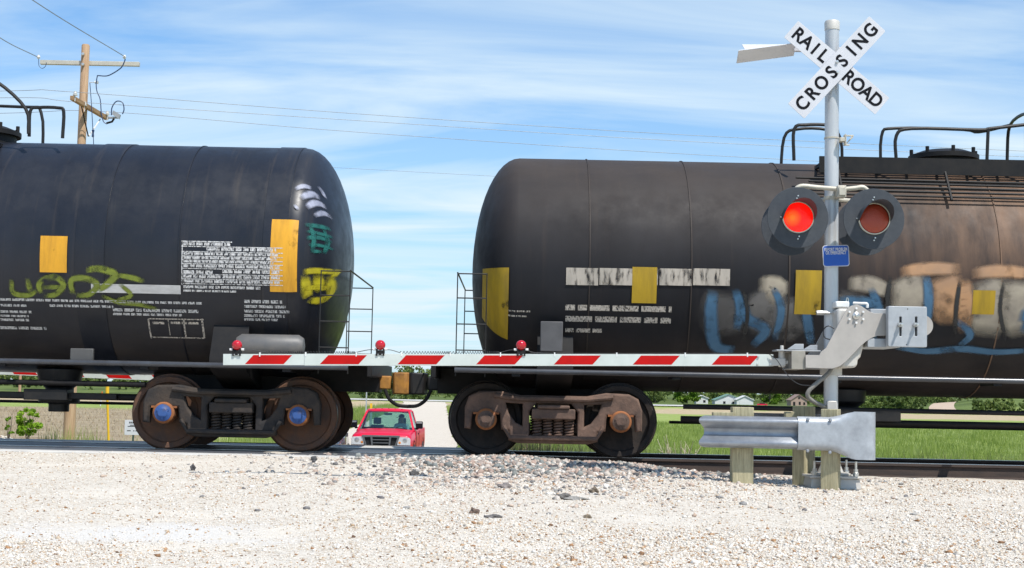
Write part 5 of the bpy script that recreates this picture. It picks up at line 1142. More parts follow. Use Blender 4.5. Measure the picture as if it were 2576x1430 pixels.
# ------------------------------------------------------------------ utility pole and wires
M_POLE = mat('pole_timber', (0.46, 0.31, 0.19), (0.33, 0.20, 0.11), 0.85, scale=5, stretch=(5, 5, 0.35), bump=0.35, bscale=12, detail=8)
M_ARMG = mat('pale_crossarm', (0.50, 0.47, 0.40), (0.42, 0.39, 0.33), 0.7, scale=5)
M_ARMB = mat('brown_crossarm', (0.36, 0.22, 0.11), (0.24, 0.14, 0.07), 0.85, scale=5, stretch=(4, 0.5, 4), bump=0.3)
M_PORC = mat('white_porcelain', (0.72, 0.70, 0.66), (0.55, 0.53, 0.50), 0.25, scale=9)
M_WIRE = mat('conductor', (0.20, 0.21, 0.23), (0.26, 0.27, 0.29), 0.5, 0.4)
M_WIREB = mat('blue_black_lead', (0.012, 0.03, 0.09), (0.015, 0.035, 0.10), 0.5)
PX, PY = -12.15, 40.0; PZ = float(field_z(np.array(PX), np.array(PY))) - 0.15
pole = empty('utility_pole', (PX, PY, PZ), label='tall wooden utility pole with two crossarms behind the left tank car', cat='utility pole')
def PL(p): return (p[0] - PX, p[1] - PY, p[2] - PZ)
top = D(213, 112, 40).z
MB().lathe([(0.17, 0), (0.165, 1.0), (0.145, 4.5), (0.118, 9.0), (0.112, top - PZ - 0.03), (0.09, top - PZ), (0, top - PZ + 0.005)], 'z', 20).build('pole_shaft', M_POLE, pole)
a, b_ = D(93, 150.5, 39.8), D(344, 150.5, 39.8)
MB().box((a.x - PX, -0.27, a.z - PZ - 0.06), (b_.x - PX, -0.15, a.z - PZ + 0.06)).build('crossarm', M_ARMG, pole, bevel=0.008).location = (0, 0.32, 0)
c0, c1 = D(181, 246, 38.6), D(268, 297, 41.4); dv = (c1 - c0); ln = dv.length
o = MB().box((-0.055, 0, -0.06), (0.055, ln, 0.06)).build('crossarm', M_ARMB, pole, bevel=0.006, label='brown lower crossarm')
o.location = PL(c0); o.rotation_euler = dv.to_track_quat('Y', 'Z').to_euler()
def insul(p, s=1.0):
    MB().lathe([(0.012, -0.16), (0.012, 0.0), (0.06, 0.0), (0.065, 0.02), (0.035, 0.035), (0.05, 0.05), (0.05, 0.065), (0.03, 0.08), (0.036, 0.11), (0, 0.12)], 'z', 14, PL(p)).build('insulator', M_PORC, pole)
I1 = D(189, 240, 38.65); I2 = D(213, 266, 39.5); I3 = D(270, 289, 41.2)
for p in (I1, I2, I3): insul(p)
for x in (97, 313): p = D(x, 144, 39.8); MB().lathe([(0.03, -0.04), (0.05, 0.0), (0.03, 0.06), (0, 0.07)], 'z', 10, PL(p)).build('dead_end_clamp', M_PORC, pole)
for y in (136, 162): p = D(209, y, 39.85); MB().lathe([(0, -0.05), (0.04, -0.04), (0.045, 0.03)], 'y', 8, PL(p)).build('through_bolt', M_BOLT, pole)
p = D(243, 207, 39.8); q = D(226, 207, 39.9); mb = MB().tube([PL(q), PL(p)], 0.012, 6); mb.lathe([(0, -0.05), (0.045, -0.04), (0.03, 0), (0.05, 0.04), (0.0, 0.06)], 'x', 12, PL(p)); mb.build('standoff_insulator', M_PORC, pole)
for pts_, rad in (([(245, 190), (268, 191), (285, 184), (305, 170), (313, 155), (315, 148)], 0.016), ([(245, 190), (242, 210), (244, 230), (252, 250), (255, 285), (260, 305), (268, 312)], 0.014), ([(280, 290), (282, 270), (293, 255), (308, 258), (312, 275), (308, 287)], 0.016), ([(97, 148), (98, 165), (106, 172), (114, 167), (117, 157)], 0.008)):
    MB().tube([PL(D(x, y, 39.7)) for x, y in [tuple(v[:2]) for v in catmull([(*p_, 0) for p_ in pts_], 5)]], rad, 6).build('jumper_lead', M_WIREB, pole)
mb = MB().tube([PL(D(272, 296, 40.2)), PL(D(300, 296, 40.2))], 0.03, 8)
p = PL(D(290, 287, 40.2)); mb.hexa([(p[0] - 0.08, p[1] - 0.05, p[2] - 0.02), (p[0] + 0.12, p[1] - 0.05, p[2] - 0.14), (p[0] + 0.12, p[1] + 0.05, p[2] - 0.14), (p[0] - 0.08, p[1] + 0.05, p[2] - 0.02)], [(p[0] - 0.05, p[1] - 0.05, p[2] + 0.1), (p[0] + 0.15, p[1] - 0.05, p[2] - 0.02), (p[0] + 0.15, p[1] + 0.05, p[2] - 0.02), (p[0] - 0.05, p[1] + 0.05, p[2] + 0.1)])
mb.build('cutout_fuse', mat('grey_fuse', (0.34, 0.35, 0.36), (0.26, 0.27, 0.28), 0.5), pole)
MB().tube([PL(D(268, 310, 40.2)), PL(D(282, 306, 40.2)), PL(D(287, 298, 40.2))], 0.03, 6).build('fuse_arm', M_BLACK, pole)
MB().tube([PL(D(252, 300, 40.9)), PL(D(224, 342, 40.05))], 0.022, 6).build('arm_brace', M_PORC, pole)
MB().tube([PL(D(203, 258, 39.4)), PL(D(222, 343, 39.95))], 0.02, 6).build('arm_brace', M_BLACK, pole)
mb = MB().tube([PL(D(226, 208, 39.8)), PL(D(230, 260, 39.8)), PL(D(235, 350, 39.8)), PL(D(238, 420, 39.8))], 0.011, 6); mb.lathe([(0, -0.12), (0.035, -0.1), (0.025, 0), (0.04, 0.08), (0, 0.12)], 'z', 8, PL(D(234, 335, 39.8))); mb.build('down_lead', M_WIREB, pole)
def wire(pts_, r, label, m=M_WIRE, n=10):
    return MB().tube(catmull(pts_, n), r, 5).build('overhead_wire', m, label=label, cat='wire')
for I, ys_, nm, lft in ((I1, (285, 338, 380), 'uppermost', (0, 229)), (I2, (302, 354, 394.5), 'middle', (0, 246)), (I3, (331, 386, 430), 'lowest', (0, 285))):
    a = I + Vector((0, 0, 0.09))
    pts_ = [D(-900, lft[1] + 20, I.y - 0.6), D(lft[0], lft[1], I.y - 0.2), a, D(880, ys_[0], I.y + 2), D(1698, ys_[1], I.y + 4), D(2576, ys_[2], I.y + 6), D(3600, ys_[2] + 40, I.y + 8)]
    wire(pts_, 0.0075, nm + ' of three thin wires running right from the lower crossarm')
for (x0_, y0_, x1_, y1_, nm) in ((315, 143, 82, 0, 'steep overhead wire rising from the right crossarm end'), (94, 143, 0, 95, 'short overhead wire rising from the left crossarm end')):
    a = D(x0_, y0_, 39.8); b_ = D(x1_, y1_, 33.0 if x0_ > 200 else 36.5)
    wire([a, b_, a + (b_ - a) * 2.2 + Vector((0, 0, 0.3))], 0.012, nm)
wire([D(600, 409, 75), D(830, 421, 75), D(1240, 443, 75), D(1700, 466, 75)], 0.008, 'faint far wire crossing the gap between the two tank cars')

# ------------------------------------------------------------------ red pickup
M_CARRED = mat('red_car_paint', (0.60, 0.003, 0.035), (0.57, 0.003, 0.032), 0.45, 0.0, scale=2, coat=0.25, spec=0.3)
M_CARGREY = mat('grey_trim', (0.10, 0.105, 0.11), (0.085, 0.09, 0.095), 0.5)
M_CHARC = mat('charcoal_car_paint', (0.05, 0.052, 0.055), (0.045, 0.046, 0.05), 0.25, 0.3, coat=0.8)
M_TYRE = mat('tyre_rubber', (0.02, 0.02, 0.02), (0.03, 0.03, 0.03), 0.8)
M_SEAT = mat('dark_seat', (0.035, 0.045, 0.055), (0.045, 0.055, 0.065), 0.8)
M_CHROME = mat('rim_metal', (0.55, 0.55, 0.55), (0.4, 0.4, 0.4), 0.3, 0.9)
def glass_mat(name, tint, alpha):
    m, nt, b = new_mat(name); N, Lk = nt.nodes, nt.links
    tr = N.new('ShaderNodeBsdfTransparent'); tr.inputs[0].default_value = (*tint, 1)
    gl = N.new('ShaderNodeBsdfGlossy'); gl.inputs['Roughness'].default_value = 0.03
    lw = N.new('ShaderNodeLayerWeight'); lw.inputs[0].default_value = 0.15; fr = N.new('ShaderNodeMapRange'); fr.inputs[3].default_value = 0.05; fr.inputs[4].default_value = 0.6; Lk.new(lw.outputs['Facing'], fr.inputs[0])
    mx = N.new('ShaderNodeMixShader'); Lk.new(fr.outputs[0], mx.inputs[0]); Lk.new(tr.outputs[0], mx.inputs[1]); Lk.new(gl.outputs[0], mx.inputs[2])
    Lk.new(mx.outputs[0], nt.nodes['Material Output'].inputs['Surface']); N.remove(b); return m
M_GLASS = glass_mat('tinted_windscreen', (0.72, 0.86, 0.80), 1)
M_HEADL = mat('headlight_glass', (0.62, 0.64, 0.66), (0.5, 0.52, 0.54), 0.12, 0.3, scale=20, coat=1.0)
M_AMBER = mat('amber_lens', (0.65, 0.22, 0.04), (0.55, 0.18, 0.03), 0.3)
M_HOLE = mat('grille_void', (0.006, 0.006, 0.007), (0.008, 0.008, 0.009), 0.9)
def loft(mb, st):
    n = len(st[0]); o = len(mb.v)
    for s_ in st: mb.v += list(s_)
    for i in range(len(st) - 1):
        for k in range(n - 1): a = o + i * n + k; mb.f.append((a, a + 1, a + n + 1, a + n))
    return o, n
def mirror_section(half): return [(-x, y, z) for x, y, z in half] + [(x, y, z) for x, y, z in reversed(half)][1 if half[-1][0] == 0 else 0:]
def vehicle_wheel(car, x, y, r, w=0.24):
    wv = empty('wheel'); wv.parent = car; wv.location = (x, y, r)
    s = 1 if x > 0 else -1
    MB().lathe([(r * 0.62, -w / 2), (r * 0.93, -w / 2), (r, -w / 2 + 0.04), (r, w / 2 - 0.04), (r * 0.93, w / 2), (r * 0.62, w / 2)], 'x', 32, close=False).build('tyre', M_TYRE, wv)
    mb = MB().lathe([(0, s * 0.06), (0.07, s * 0.07), (r * 0.5, s * 0.05), (r * 0.60, s * w * 0.45), (r * 0.625, s * w * 0.45), (r * 0.625, -s * w * 0.4)], 'x', 32); mb.build('rim', M_CHROME, wv)
TX, TY = -4.10, 46.4; TZ = float(road_z(TY)) + 0.01
truck = empty('pickup_truck', (TX, TY, TZ), R_(-1.3), label='red pickup truck facing us, waiting behind the train on the gravel road', cat='pickup truck')
# front is -y; y=0 at the front face
def S(y, hw, zt, crown, zb=0.42, hood=True, edge=0.10):
    return mirror_section([(hw - 0.06, y, zb), (hw, y, zb + 0.12), (hw + 0.005, y, 0.80), (hw - 0.03, y, zt - 0.06), (hw - edge, y, zt), (hw * 0.55, y, zt + crown * 0.7), (0, y, zt + crown)])
mb = MB()
st = [S(0.0, 0.90, 0.98, 0.02, 0.50), S(0.05, 0.955, 1.05, 0.03, 0.45), S(0.20, 0.975, 1.085, 0.045), S(0.60, 0.985, 1.12, 0.06), S(1.1, 0.99, 1.16, 0.06), S(1.45, 0.99, 1.19, 0.05), S(1.50, 0.99, 1.20, 0.02)]
loft(mb, st); n = len(st[0]); mb.f.append(tuple(range(n)))
def U_(y, hw, zb, zf, belt): return [(-hw + 0.06, y, zb), (-hw, y, zb + 0.12), (-hw - 0.005, y, 0.8), (-hw + 0.005, y, belt - 0.03), (-hw + 0.02, y, belt), (-hw + 0.10, y, belt), (-hw + 0.11, y, zf), (hw - 0.11, y, zf), (hw - 0.10, y, belt), (hw - 0.02, y, belt), (hw - 0.005, y, belt - 0.03), (hw + 0.005, y, 0.8), (hw, y, zb + 0.12), (hw - 0.06, y, zb)]
body = mb.build('hood', M_CARRED, truck, ang=50)
mb = MB(); st = [U_(1.505, 0.99, 0.42, 0.62, 1.19), U_(2.0, 0.995, 0.42, 0.62, 1.19), U_(2.75, 0.995, 0.42, 0.62, 1.19)]
o0, n = loft(mb, st); mb.f.append((0, 1, 12, 13)); mb.f.append((1, 2, 3, 10, 11, 12)); mb.build('cab_body', M_CARRED, truck, ang=50)
mb = MB(); st = [U_(2.80, 0.995, 0.42, 0.70, 1.20), U_(4.0, 0.995, 0.42, 0.70, 1.20), U_(5.15, 0.985, 0.45, 0.70, 1.20)]
o0, n = loft(mb, st)
for e in (0, 2): mb.f.append((e * n + 0, e * n + 1, e * n + 2, e * n + 3, e * n + 4, e * n + 5, e * n + 6, e * n + 7, e * n + 8, e * n + 9, e * n + 10, e * n + 11, e * n + 12, e * n + 13))
mb.build('cargo_bed', M_CARRED, truck, ang=50)
# greenhouse: pillars and roof
ZB, ZR = 1.19, 1.80
def pil(p0, p1, w, d_): 
    q = MB(); q.hexa([(p0[0] - w, p0[1] - d_, p0[2]), (p0[0] + w, p0[1] - d_, p0[2]), (p0[0] + w, p0[1] + d_, p0[2]), (p0[0] - w, p0[1] + d_, p0[2])], [(p1[0] - w, p1[1] - d_, p1[2]), (p1[0] + w, p1[1] - d_, p1[2]), (p1[0] + w, p1[1] + d_, p1[2]), (p1[0] - w, p1[1] + d_, p1[2])]); return q
for s in (-1, 1):
    pil((s * 0.92, 1.42, 1.17), (s * 0.70, 2.06, ZR), 0.032, 0.05).build('windscreen_pillar', M_CARRED, truck)
    pil((s * 0.93, 2.68, ZB - 0.02), (s * 0.74, 2.66, ZR), 0.03, 0.075).build('rear_pillar', M_CARRED, truck)
    gl = MB(); gl.hexa([(s * 0.95, 1.50, 1.185), (s * 0.945, 1.50, 1.185), (s * 0.945, 2.62, 1.185), (s * 0.95, 2.62, 1.185)], [(s * 0.735, 2.08, ZR - 0.01), (s * 0.73, 2.08, ZR - 0.01), (s * 0.75, 2.62, ZR - 0.01), (s * 0.755, 2.62, ZR - 0.01)]); gl.build('side_window', M_GLASS, truck)
rf = MB(); stn = []
for y, hw, z in ((2.02, 0.70, 1.785), (2.10, 0.73, 1.835), (2.35, 0.755, 1.86), (2.62, 0.755, 1.855), (2.76, 0.745, 1.80)):
    stn.append([(-hw, y, z - 0.05), (-hw + 0.04, y, z - 0.005), (-hw * 0.5, y, z + 0.02), (0, y, z + 0.027), (hw * 0.5, y, z + 0.02), (hw - 0.04, y, z - 0.005), (hw, y, z - 0.05)])
loft(rf, stn); rf.v += [(x, y, z - 0.05) for x, y, z in rf.v[:]]; n7 = 35
rf.f += [tuple(n7 + i for i in reversed(f)) for f in rf.f[:]]
for i in range(4):
    for k in (0, 6): a = i * 7 + k; rf.f.append((a, a + 7, n7 + a + 7, n7 + a))
for i in (0, 4):
    for k in range(6): a = i * 7 + k; rf.f.append((a, a + 1, n7 + a + 1, n7 + a))
rfo = rf.build('roof', M_CARRED, truck, ang=50)
for k in (-2, -1, 0, 1, 2): MB().box((k * 0.22 - 0.03, 2.13, 1.862 - abs(k) * 0.006), (k * 0.22 + 0.03, 2.20, 1.885 - abs(k) * 0.006)).build('cab_light', mat('cab_light_amber', (0.35, 0.03, 0.01), (0.3, 0.03, 0.01), 0.3), rfo, bevel=0.006)
MB().hexa([(-0.89, 1.40, 1.20), (0.89, 1.40, 1.20), (0.89, 1.406, 1.20), (-0.89, 1.406, 1.20)], [(-0.69, 2.035, 1.80), (0.69, 2.035, 1.80), (0.69, 2.041, 1.80), (-0.69, 2.041, 1.80)]).build('windscreen', M_GLASS, truck)
MB().box((-0.72, 2.70, 1.22), (0.72, 2.706, 1.78)).build('rear_window', M_GLASS, truck)
mb = MB().box((-0.90, 2.64, 0.65), (0.90, 2.72, 1.24)); mb.build('cab_rear_wall', M_SEAT, truck)
mb = MB().box((-0.88, 1.52, 0.80), (0.88, 1.85, 1.17)); mb.build('dashboard', M_SEAT, truck, bevel=0.05)
for s in (-1, 1):
    seat = MB(); seat.box((s * 0.42 - 0.27, 1.95, 0.70), (s * 0.42 + 0.27, 2.50, 0.88)); seat.hexa([(s * 0.42 - 0.26, 2.42, 0.85), (s * 0.42 + 0.26, 2.42, 0.85), (s * 0.42 + 0.26, 2.58, 0.85), (s * 0.42 - 0.26, 2.58, 0.85)], [(s * 0.42 - 0.22, 2.50, 1.32), (s * 0.42 + 0.22, 2.50, 1.32), (s * 0.42 + 0.22, 2.62, 1.32), (s * 0.42 - 0.22, 2.62, 1.32)])
    seat.box((s * 0.42 - 0.13, 2.51, 1.34), (s * 0.42 + 0.13, 2.61, 1.56)); seat.build('seat', M_SEAT, truck, bevel=0.03)
MB().tube([(0.42 + 0.19 * math.cos(a), 1.90 + 0.06 * math.sin(a), 1.12 + 0.17 * math.sin(a)) for a in np.linspace(0, 2 * math.pi, 24, endpoint=False)], 0.017, 8, closed=True).build('steering_wheel', M_SEAT, truck)
MB().box((-0.13, 1.96, 1.66), (0.13, 2.0, 1.73)).build('rear_view_mirror', M_SEAT, truck, bevel=0.02)
for x0_, x1_ in ((-0.80, -0.02), (-0.05, 0.70)):
    MB().tube([(x0_, 1.42, 1.245), ((x0_ + x1_) / 2, 1.40, 1.26), (x1_, 1.37, 1.215)], 0.012, 6).build('wiper', M_SIGNK, truck)
mb = MB().box((-0.13, 1.62, 1.17), (-0.02, 1.70, 1.29)); mb.build('dash_cup', mat('dash_cup', (0.10, 0.03, 0.02), (0.2, 0.14, 0.08), 0.5), truck, bevel=0.01)
# front end
def fprism(P, y0, y1, name, m, parent, bevel=0): return MB().prism(P, y0, y1).build(name, m, parent, bevel=bevel)
gr = link('grille_surround', curve_plate([(-0.62, 1.045), (0.62, 1.045), (0.585, 0.97), (0.48, 0.68), (-0.48, 0.68), (-0.585, 0.97)], [[(-0.53, 0.975), (-0.455, 0.72), (-0.30, 0.72), (-0.335, 0.985)], [(-0.27, 0.985), (-0.255, 0.72), (0.255, 0.72), (0.27, 0.985)], [(0.335, 0.985), (0.30, 0.72), (0.455, 0.72), (0.53, 0.975)]], 0.06, 0.008), M_CARGREY, truck, (0, -0.04, 0))
MB().box((-0.55, -0.012, 0.70), (0.55, -0.004, 1.0)).build('grille_void', M_HOLE, truck)
for z in (0.80, 0.90):
    MB().box((-0.27, -0.055, z - 0.014), (0.27, -0.02, z + 0.014)).build('grille_bar', M_CARGREY, truck, bevel=0.006)
for s in (-1, 1):
    P = [(s * 0.60, 1.00), (s * 0.90, 0.985), (s * 0.945, 0.94), (s * 0.955, 0.735), (s * 0.52, 0.735), (s * 0.535, 0.82)]
    h = MB().prism(P, -0.03, 0.12).build('headlight', M_HEADL, truck, bevel=0.008)
    MB().lathe([(0, -0.037), (0.045, -0.036), (0.075, -0.032)], 'y', 20, (s * 0.77, 0, 0.885)).build('reflector', M_CHROME, h)
    MB().lathe([(0, -0.038), (0.032, -0.036), (0.042, -0.031)], 'y', 16, (s * 0.605, 0, 0.815)).build('indicator', M_AMBER, h)
    MB().hexa([(s * 0.90, 1.55, 1.21), (s * 1.05, 1.55, 1.20), (s * 1.05, 1.60, 1.20), (s * 0.90, 1.60, 1.21)], [(s * 0.90, 1.55, 1.25), (s * 1.05, 1.55, 1.25), (s * 1.05, 1.60, 1.25), (s * 0.90, 1.60, 1.25)]).build('mirror_arm', M_SIGNK, truck)
    mi = MB().box((s * 1.09 - 0.115, 1.50, 1.235), (s * 1.09 + 0.115, 1.62, 1.48)).build('wing_mirror', M_SIGNK, truck, bevel=0.03)
    MB().box((s * 1.09 - 0.095, 1.494, 1.41), (s * 1.09 + 0.095, 1.50, 1.465)).build('mirror_cap', M_CHROME, mi)
    for y in (0.92, 4.2):
        MB().lathe([(0.36, s * 0.985), (0.45, s * 0.992), (0.47, s * 1.005), (0.47, s * 1.0), (0.36, s * 0.98)], 'x', 32, (0, y, 0.40), ang=math.pi).build('wheel_arch', M_SIGNK, truck)
        vehicle_wheel(truck, s * 0.88, y, 0.38, 0.26)
    MB().box((min(s * 0.99, s * 1.015), 2.30, 1.02), (max(s * 0.99, s * 1.015), 2.46, 1.07)).build('door_handle', M_SIGNK, truck, bevel=0.006)
    MB().box((min(s * 0.994, s * 1.002), 1.60, 0.55), (max(s * 0.994, s * 1.002), 1.612, 1.15)).build('door_gap', M_SIGNK, truck)
    MB().box((min(s * 0.994, s * 1.002), 2.62, 0.55), (max(s * 0.994, s * 1.002), 2.632, 1.15)).build('door_gap', M_SIGNK, truck)
MB().hexa([(-0.96, -0.14, 0.44), (0.96, -0.14, 0.44), (0.99, 0.25, 0.44), (-0.99, 0.25, 0.44)], [(-0.955, -0.13, 0.72), (0.955, -0.13, 0.72), (0.985, 0.25, 0.72), (-0.985, 0.25, 0.72)]).build('bumper', M_CARGREY, truck, bevel=0.03)
MB().box((-0.16, -0.148, 0.50), (0.16, -0.140, 0.62)).build('number_plate', M_SIGNW, truck)

# driver
def skin_body(name, verts, edges, radii, root, m, levels=1):
    me = bpy.data.meshes.new(name); me.from_pydata(verts, edges, [])
    o = bpy.data.objects.new(name, me); COL.objects.link(o); me.materials.append(m)
    md = o.modifiers.new('skin', 'SKIN'); 
    for i, r in enumerate(radii):
        sv = me.skin_vertices[0].data[i]; sv.radius = (r, r) if not isinstance(r, tuple) else r; sv.use_root = (i == root)
    sb = o.modifiers.new('sub', 'SUBSURF'); sb.levels = levels; sb.render_levels = levels
    dg = bpy.context.evaluated_depsgraph_get(); m2 = bpy.data.meshes.new_from_object(o.evaluated_get(dg)); bpy.data.objects.remove(o)
    m2.shade_smooth(); return m2
M_SKIN = mat('skin', (0.30, 0.17, 0.11), (0.25, 0.14, 0.09), 0.6)
M_SHIRT = mat('pale_blue_shirt', (0.42, 0.50, 0.58), (0.36, 0.44, 0.52), 0.85)
M_JEANS = mat('dark_trousers', (0.03, 0.035, 0.05), (0.04, 0.045, 0.06), 0.9)
bodyv = [(0, 0, 0.0), (0, 0.03, 0.16), (0, 0.05, 0.34), (0, 0.05, 0.47), (0, 0.03, 0.56), (0, 0.01, 0.64), (0, -0.005, 0.72), (0, -0.01, 0.79),       # 0-7 pelvis to crown
         (-0.19, 0.05, 0.46), (-0.24, -0.06, 0.24), (-0.16, -0.33, 0.30), (-0.13, -0.41, 0.34),                                                  # 8-11 arm
         (0.19, 0.05, 0.46), (0.26, -0.05, 0.23), (0.18, -0.32, 0.24), (0.15, -0.40, 0.27),                                                      # 12-15
         (-0.10, -0.02, -0.02), (-0.13, -0.44, 0.02), (-0.13, -0.52, -0.36), (-0.13, -0.64, -0.40), (0.10, -0.02, -0.02), (0.13, -0.44, 0.02), (0.13, -0.52, -0.36), (0.13, -0.64, -0.40)]
be = [(0, 1), (1, 2), (2, 3), (3, 4), (4, 5), (5, 6), (6, 7), (3, 8), (8, 9), (9, 10), (10, 11), (3, 12), (12, 13), (13, 14), (14, 15), (0, 16), (16, 17), (17, 18), (18, 19), (0, 20), (20, 21), (21, 22), (22, 23)]
br = [0.15, 0.14, 0.155, 0.12, 0.055, 0.075, 0.09, 0.07, 0.075, 0.05, 0.036, 0.034, 0.075, 0.05, 0.036, 0.034, 0.09, 0.065, 0.045, 0.04, 0.09, 0.065, 0.045, 0.04]
for side, w in ((-1, 11), (1, 15)):                      # fingers closing on the rim
    wx, wy, wz = bodyv[w]
    for k in range(5):
        base = len(bodyv); ax = (k - 2) * 0.016
        bodyv += [(wx + ax, wy - 0.05, wz + 0.02), (wx + ax, wy - 0.085, wz + 0.0 - 0.004 * abs(k - 2)), (wx + ax, wy - 0.075, wz - 0.03)]
        be += [(w, base), (base, base + 1), (base + 1, base + 2)]; br += [0.010, 0.0085, 0.0075]
me = skin_body('person', bodyv, be, br, 0, M_SHIRT)
me.materials.append(M_SKIN); me.materials.append(M_JEANS)
for p in me.polygons:
    c = p.center
    if c.z > 0.535 or (c.y < -0.30 and c.z > 0.15): p.material_index = 1
    elif c.z < 0.05: p.material_index = 2
drv = link('person', me); Mt = Matrix.Translation((TX, TY, TZ)) @ Matrix.Rotation(R_(-1.3), 4, 'Z')
drv.matrix_world = Mt @ Matrix.Translation((0.42, 2.30, 0.85))
tag(drv, 'driver in a dark cap and pale shirt at the wheel of the red pickup', 'person')
cap = MB(); cap.lathe([(0.098, 0.0), (0.102, 0.02), (0.095, 0.07), (0.06, 0.105), (0, 0.115)], 'z', 20, (0, -0.005, 0.735)); cap.box((-0.19, -0.06, 0.735), (-0.07, 0.05, 0.747)); cap.build('cap', M_SIGNK, drv)
fc = MB(); fc.hexa([(-0.105, -0.035, 0.655), (-0.075, -0.05, 0.655), (-0.075, 0.0, 0.655), (-0.105, -0.015, 0.655)], [(-0.085, -0.03, 0.70), (-0.07, -0.04, 0.70), (-0.07, 0.0, 0.70), (-0.085, -0.015, 0.70)]); fc.build('nose', M_SKIN, drv, bevel=0.006)

# charcoal car beside the pickup, mostly behind the train's wheel
sx_, sy_ = -6.1, 44.5; sz_ = float(road_z(sy_)) + 0.01
sed = empty('parked_car', (sx_, sy_, sz_), R_(1.5), label='charcoal car beside the red pickup, mostly hidden by the train wheel', cat='car')
def C_(y, hw, zt, crown): return mirror_section([(hw - 0.05, y, 0.25), (hw, y, 0.40), (hw + 0.01, y, 0.62), (hw - 0.03, y, zt - 0.05), (hw - 0.12, y, zt), (0, y, zt + crown)])
mb = MB(); st = [C_(0, 0.72, 0.62, 0.02), C_(0.08, 0.80, 0.72, 0.03), C_(0.4, 0.86, 0.80, 0.04), C_(1.1, 0.88, 0.90, 0.04), C_(2.6, 0.88, 0.92, 0.03), C_(3.9, 0.86, 0.95, 0.03), C_(4.4, 0.78, 0.90, 0.02)]
o0, n = loft(mb, st); mb.f.append(tuple(range(n))); mb.f.append(tuple(6 * n + k for k in range(n))); mb.build('body', M_CHARC, sed, ang=50)
mb = MB(); st = [[(-0.78, 1.05, 0.92), (-0.78, 1.06, 0.93), (0.78, 1.06, 0.93), (0.78, 1.05, 0.92)], [(-0.80, 1.9, 0.93), (-0.60, 1.9, 1.40), (0.60, 1.9, 1.40), (0.80, 1.9, 0.93)], [(-0.80, 3.0, 0.93), (-0.60, 3.0, 1.42), (0.60, 3.0, 1.42), (0.80, 3.0, 0.93)], [(-0.74, 3.9, 0.95), (-0.74, 3.88, 0.96), (0.74, 3.88, 0.96), (0.74, 3.9, 0.95)]]
loft(mb, st); mb.build('cabin_glass', mat('dark_car_glass', (0.01, 0.012, 0.014), (0.014, 0.016, 0.018), 0.06, spec=0.8), sed, ang=30)
MB().hexa([(-0.60, 1.85, 1.405), (0.60, 1.85, 1.405), (0.60, 3.05, 1.425), (-0.60, 3.05, 1.425)], [(-0.55, 1.95, 1.43), (0.55, 1.95, 1.43), (0.55, 2.95, 1.45), (-0.55, 2.95, 1.45)]).build('roof', M_CHARC, sed, bevel=0.01)
for s in (-1, 1):
    MB().box((s * 0.62 - 0.14, -0.01, 0.56), (s * 0.62 + 0.14, 0.10, 0.68)).build('headlight', M_HEADL, sed, bevel=0.02)
    MB().box((s * 0.97 - 0.07, 1.25, 0.92), (s * 0.97 + 0.07, 1.36, 1.05)).build('wing_mirror', M_CHARC, sed, bevel=0.02)
    for y in (0.85, 3.5): vehicle_wheel(sed, s * 0.80, y, 0.32, 0.2)

# ------------------------------------------------------------------ vegetation
def leaf_material(name, c1, c2, c3, scale=0.35, trans=0.25):
    m, nt, b = new_mat(name); N, Lk = nt.nodes, nt.links
    g = N.new('ShaderNodeNewGeometry'); n = N.new('ShaderNodeTexNoise'); n.inputs['Scale'].default_value = scale; n.inputs['Detail'].default_value = 3; Lk.new(g.outputs['Position'], n.inputs['Vector'])
    ad = N.new('ShaderNodeMath'); ad.operation = 'MULTIPLY_ADD'; Lk.new(g.outputs['Random Per Island'], ad.inputs[0]); ad.inputs[1].default_value = 0.4; 
    sb = N.new('ShaderNodeMath'); sb.operation = 'MULTIPLY_ADD'; Lk.new(n.outputs['Fac'], sb.inputs[0]); sb.inputs[1].default_value = 1.3; sb.inputs[2].default_value = -0.35; Lk.new(sb.outputs[0], ad.inputs[2])
    r = N.new('ShaderNodeValToRGB'); e = r.color_ramp.elements; e[0].position = 0.15; e[0].color = (*c1, 1); e[1].position = 0.85; e[1].color = (*c3, 1); q = e.new(0.5); q.color = (*c2, 1)
    Lk.new(ad.outputs[0], r.inputs[0]); Lk.new(r.outputs[0], b.inputs['Base Color']); b.inputs['Roughness'].default_value = 0.6; b.inputs['Specular IOR Level'].default_value = 0.2
    tl = N.new('ShaderNodeBsdfTranslucent'); Lk.new(r.outputs[0], tl.inputs[0]); mx = N.new('ShaderNodeMixShader'); mx.inputs[0].default_value = trans
    Lk.new(b.outputs[0], mx.inputs[1]); Lk.new(tl.outputs[0], mx.inputs[2]); Lk.new(mx.outputs[0], nt.nodes['Material Output'].inputs['Surface'])
    return m
M_GRASS = leaf_material('field_grass', (0.17, 0.235, 0.04), (0.29, 0.36, 0.08), (0.43, 0.48, 0.19), 0.5, 0.5)
M_STRAW = leaf_material('dry_straw', (0.26, 0.19, 0.11), (0.40, 0.31, 0.19), (0.50, 0.42, 0.28), 0.9, 0.2)
M_WOODS = leaf_material('spring_woods', (0.055, 0.085, 0.025), (0.14, 0.19, 0.05), (0.27, 0.32, 0.10), 0.09, 0.3)
M_BRIGHT = leaf_material('bright_leaves', (0.08, 0.19, 0.012), (0.18, 0.34, 0.02), (0.32, 0.48, 0.05), 2.0, 0.35)
M_TRUNK = mat('bark', (0.14, 0.11, 0.085), (0.09, 0.07, 0.055), 0.9, scale=6)
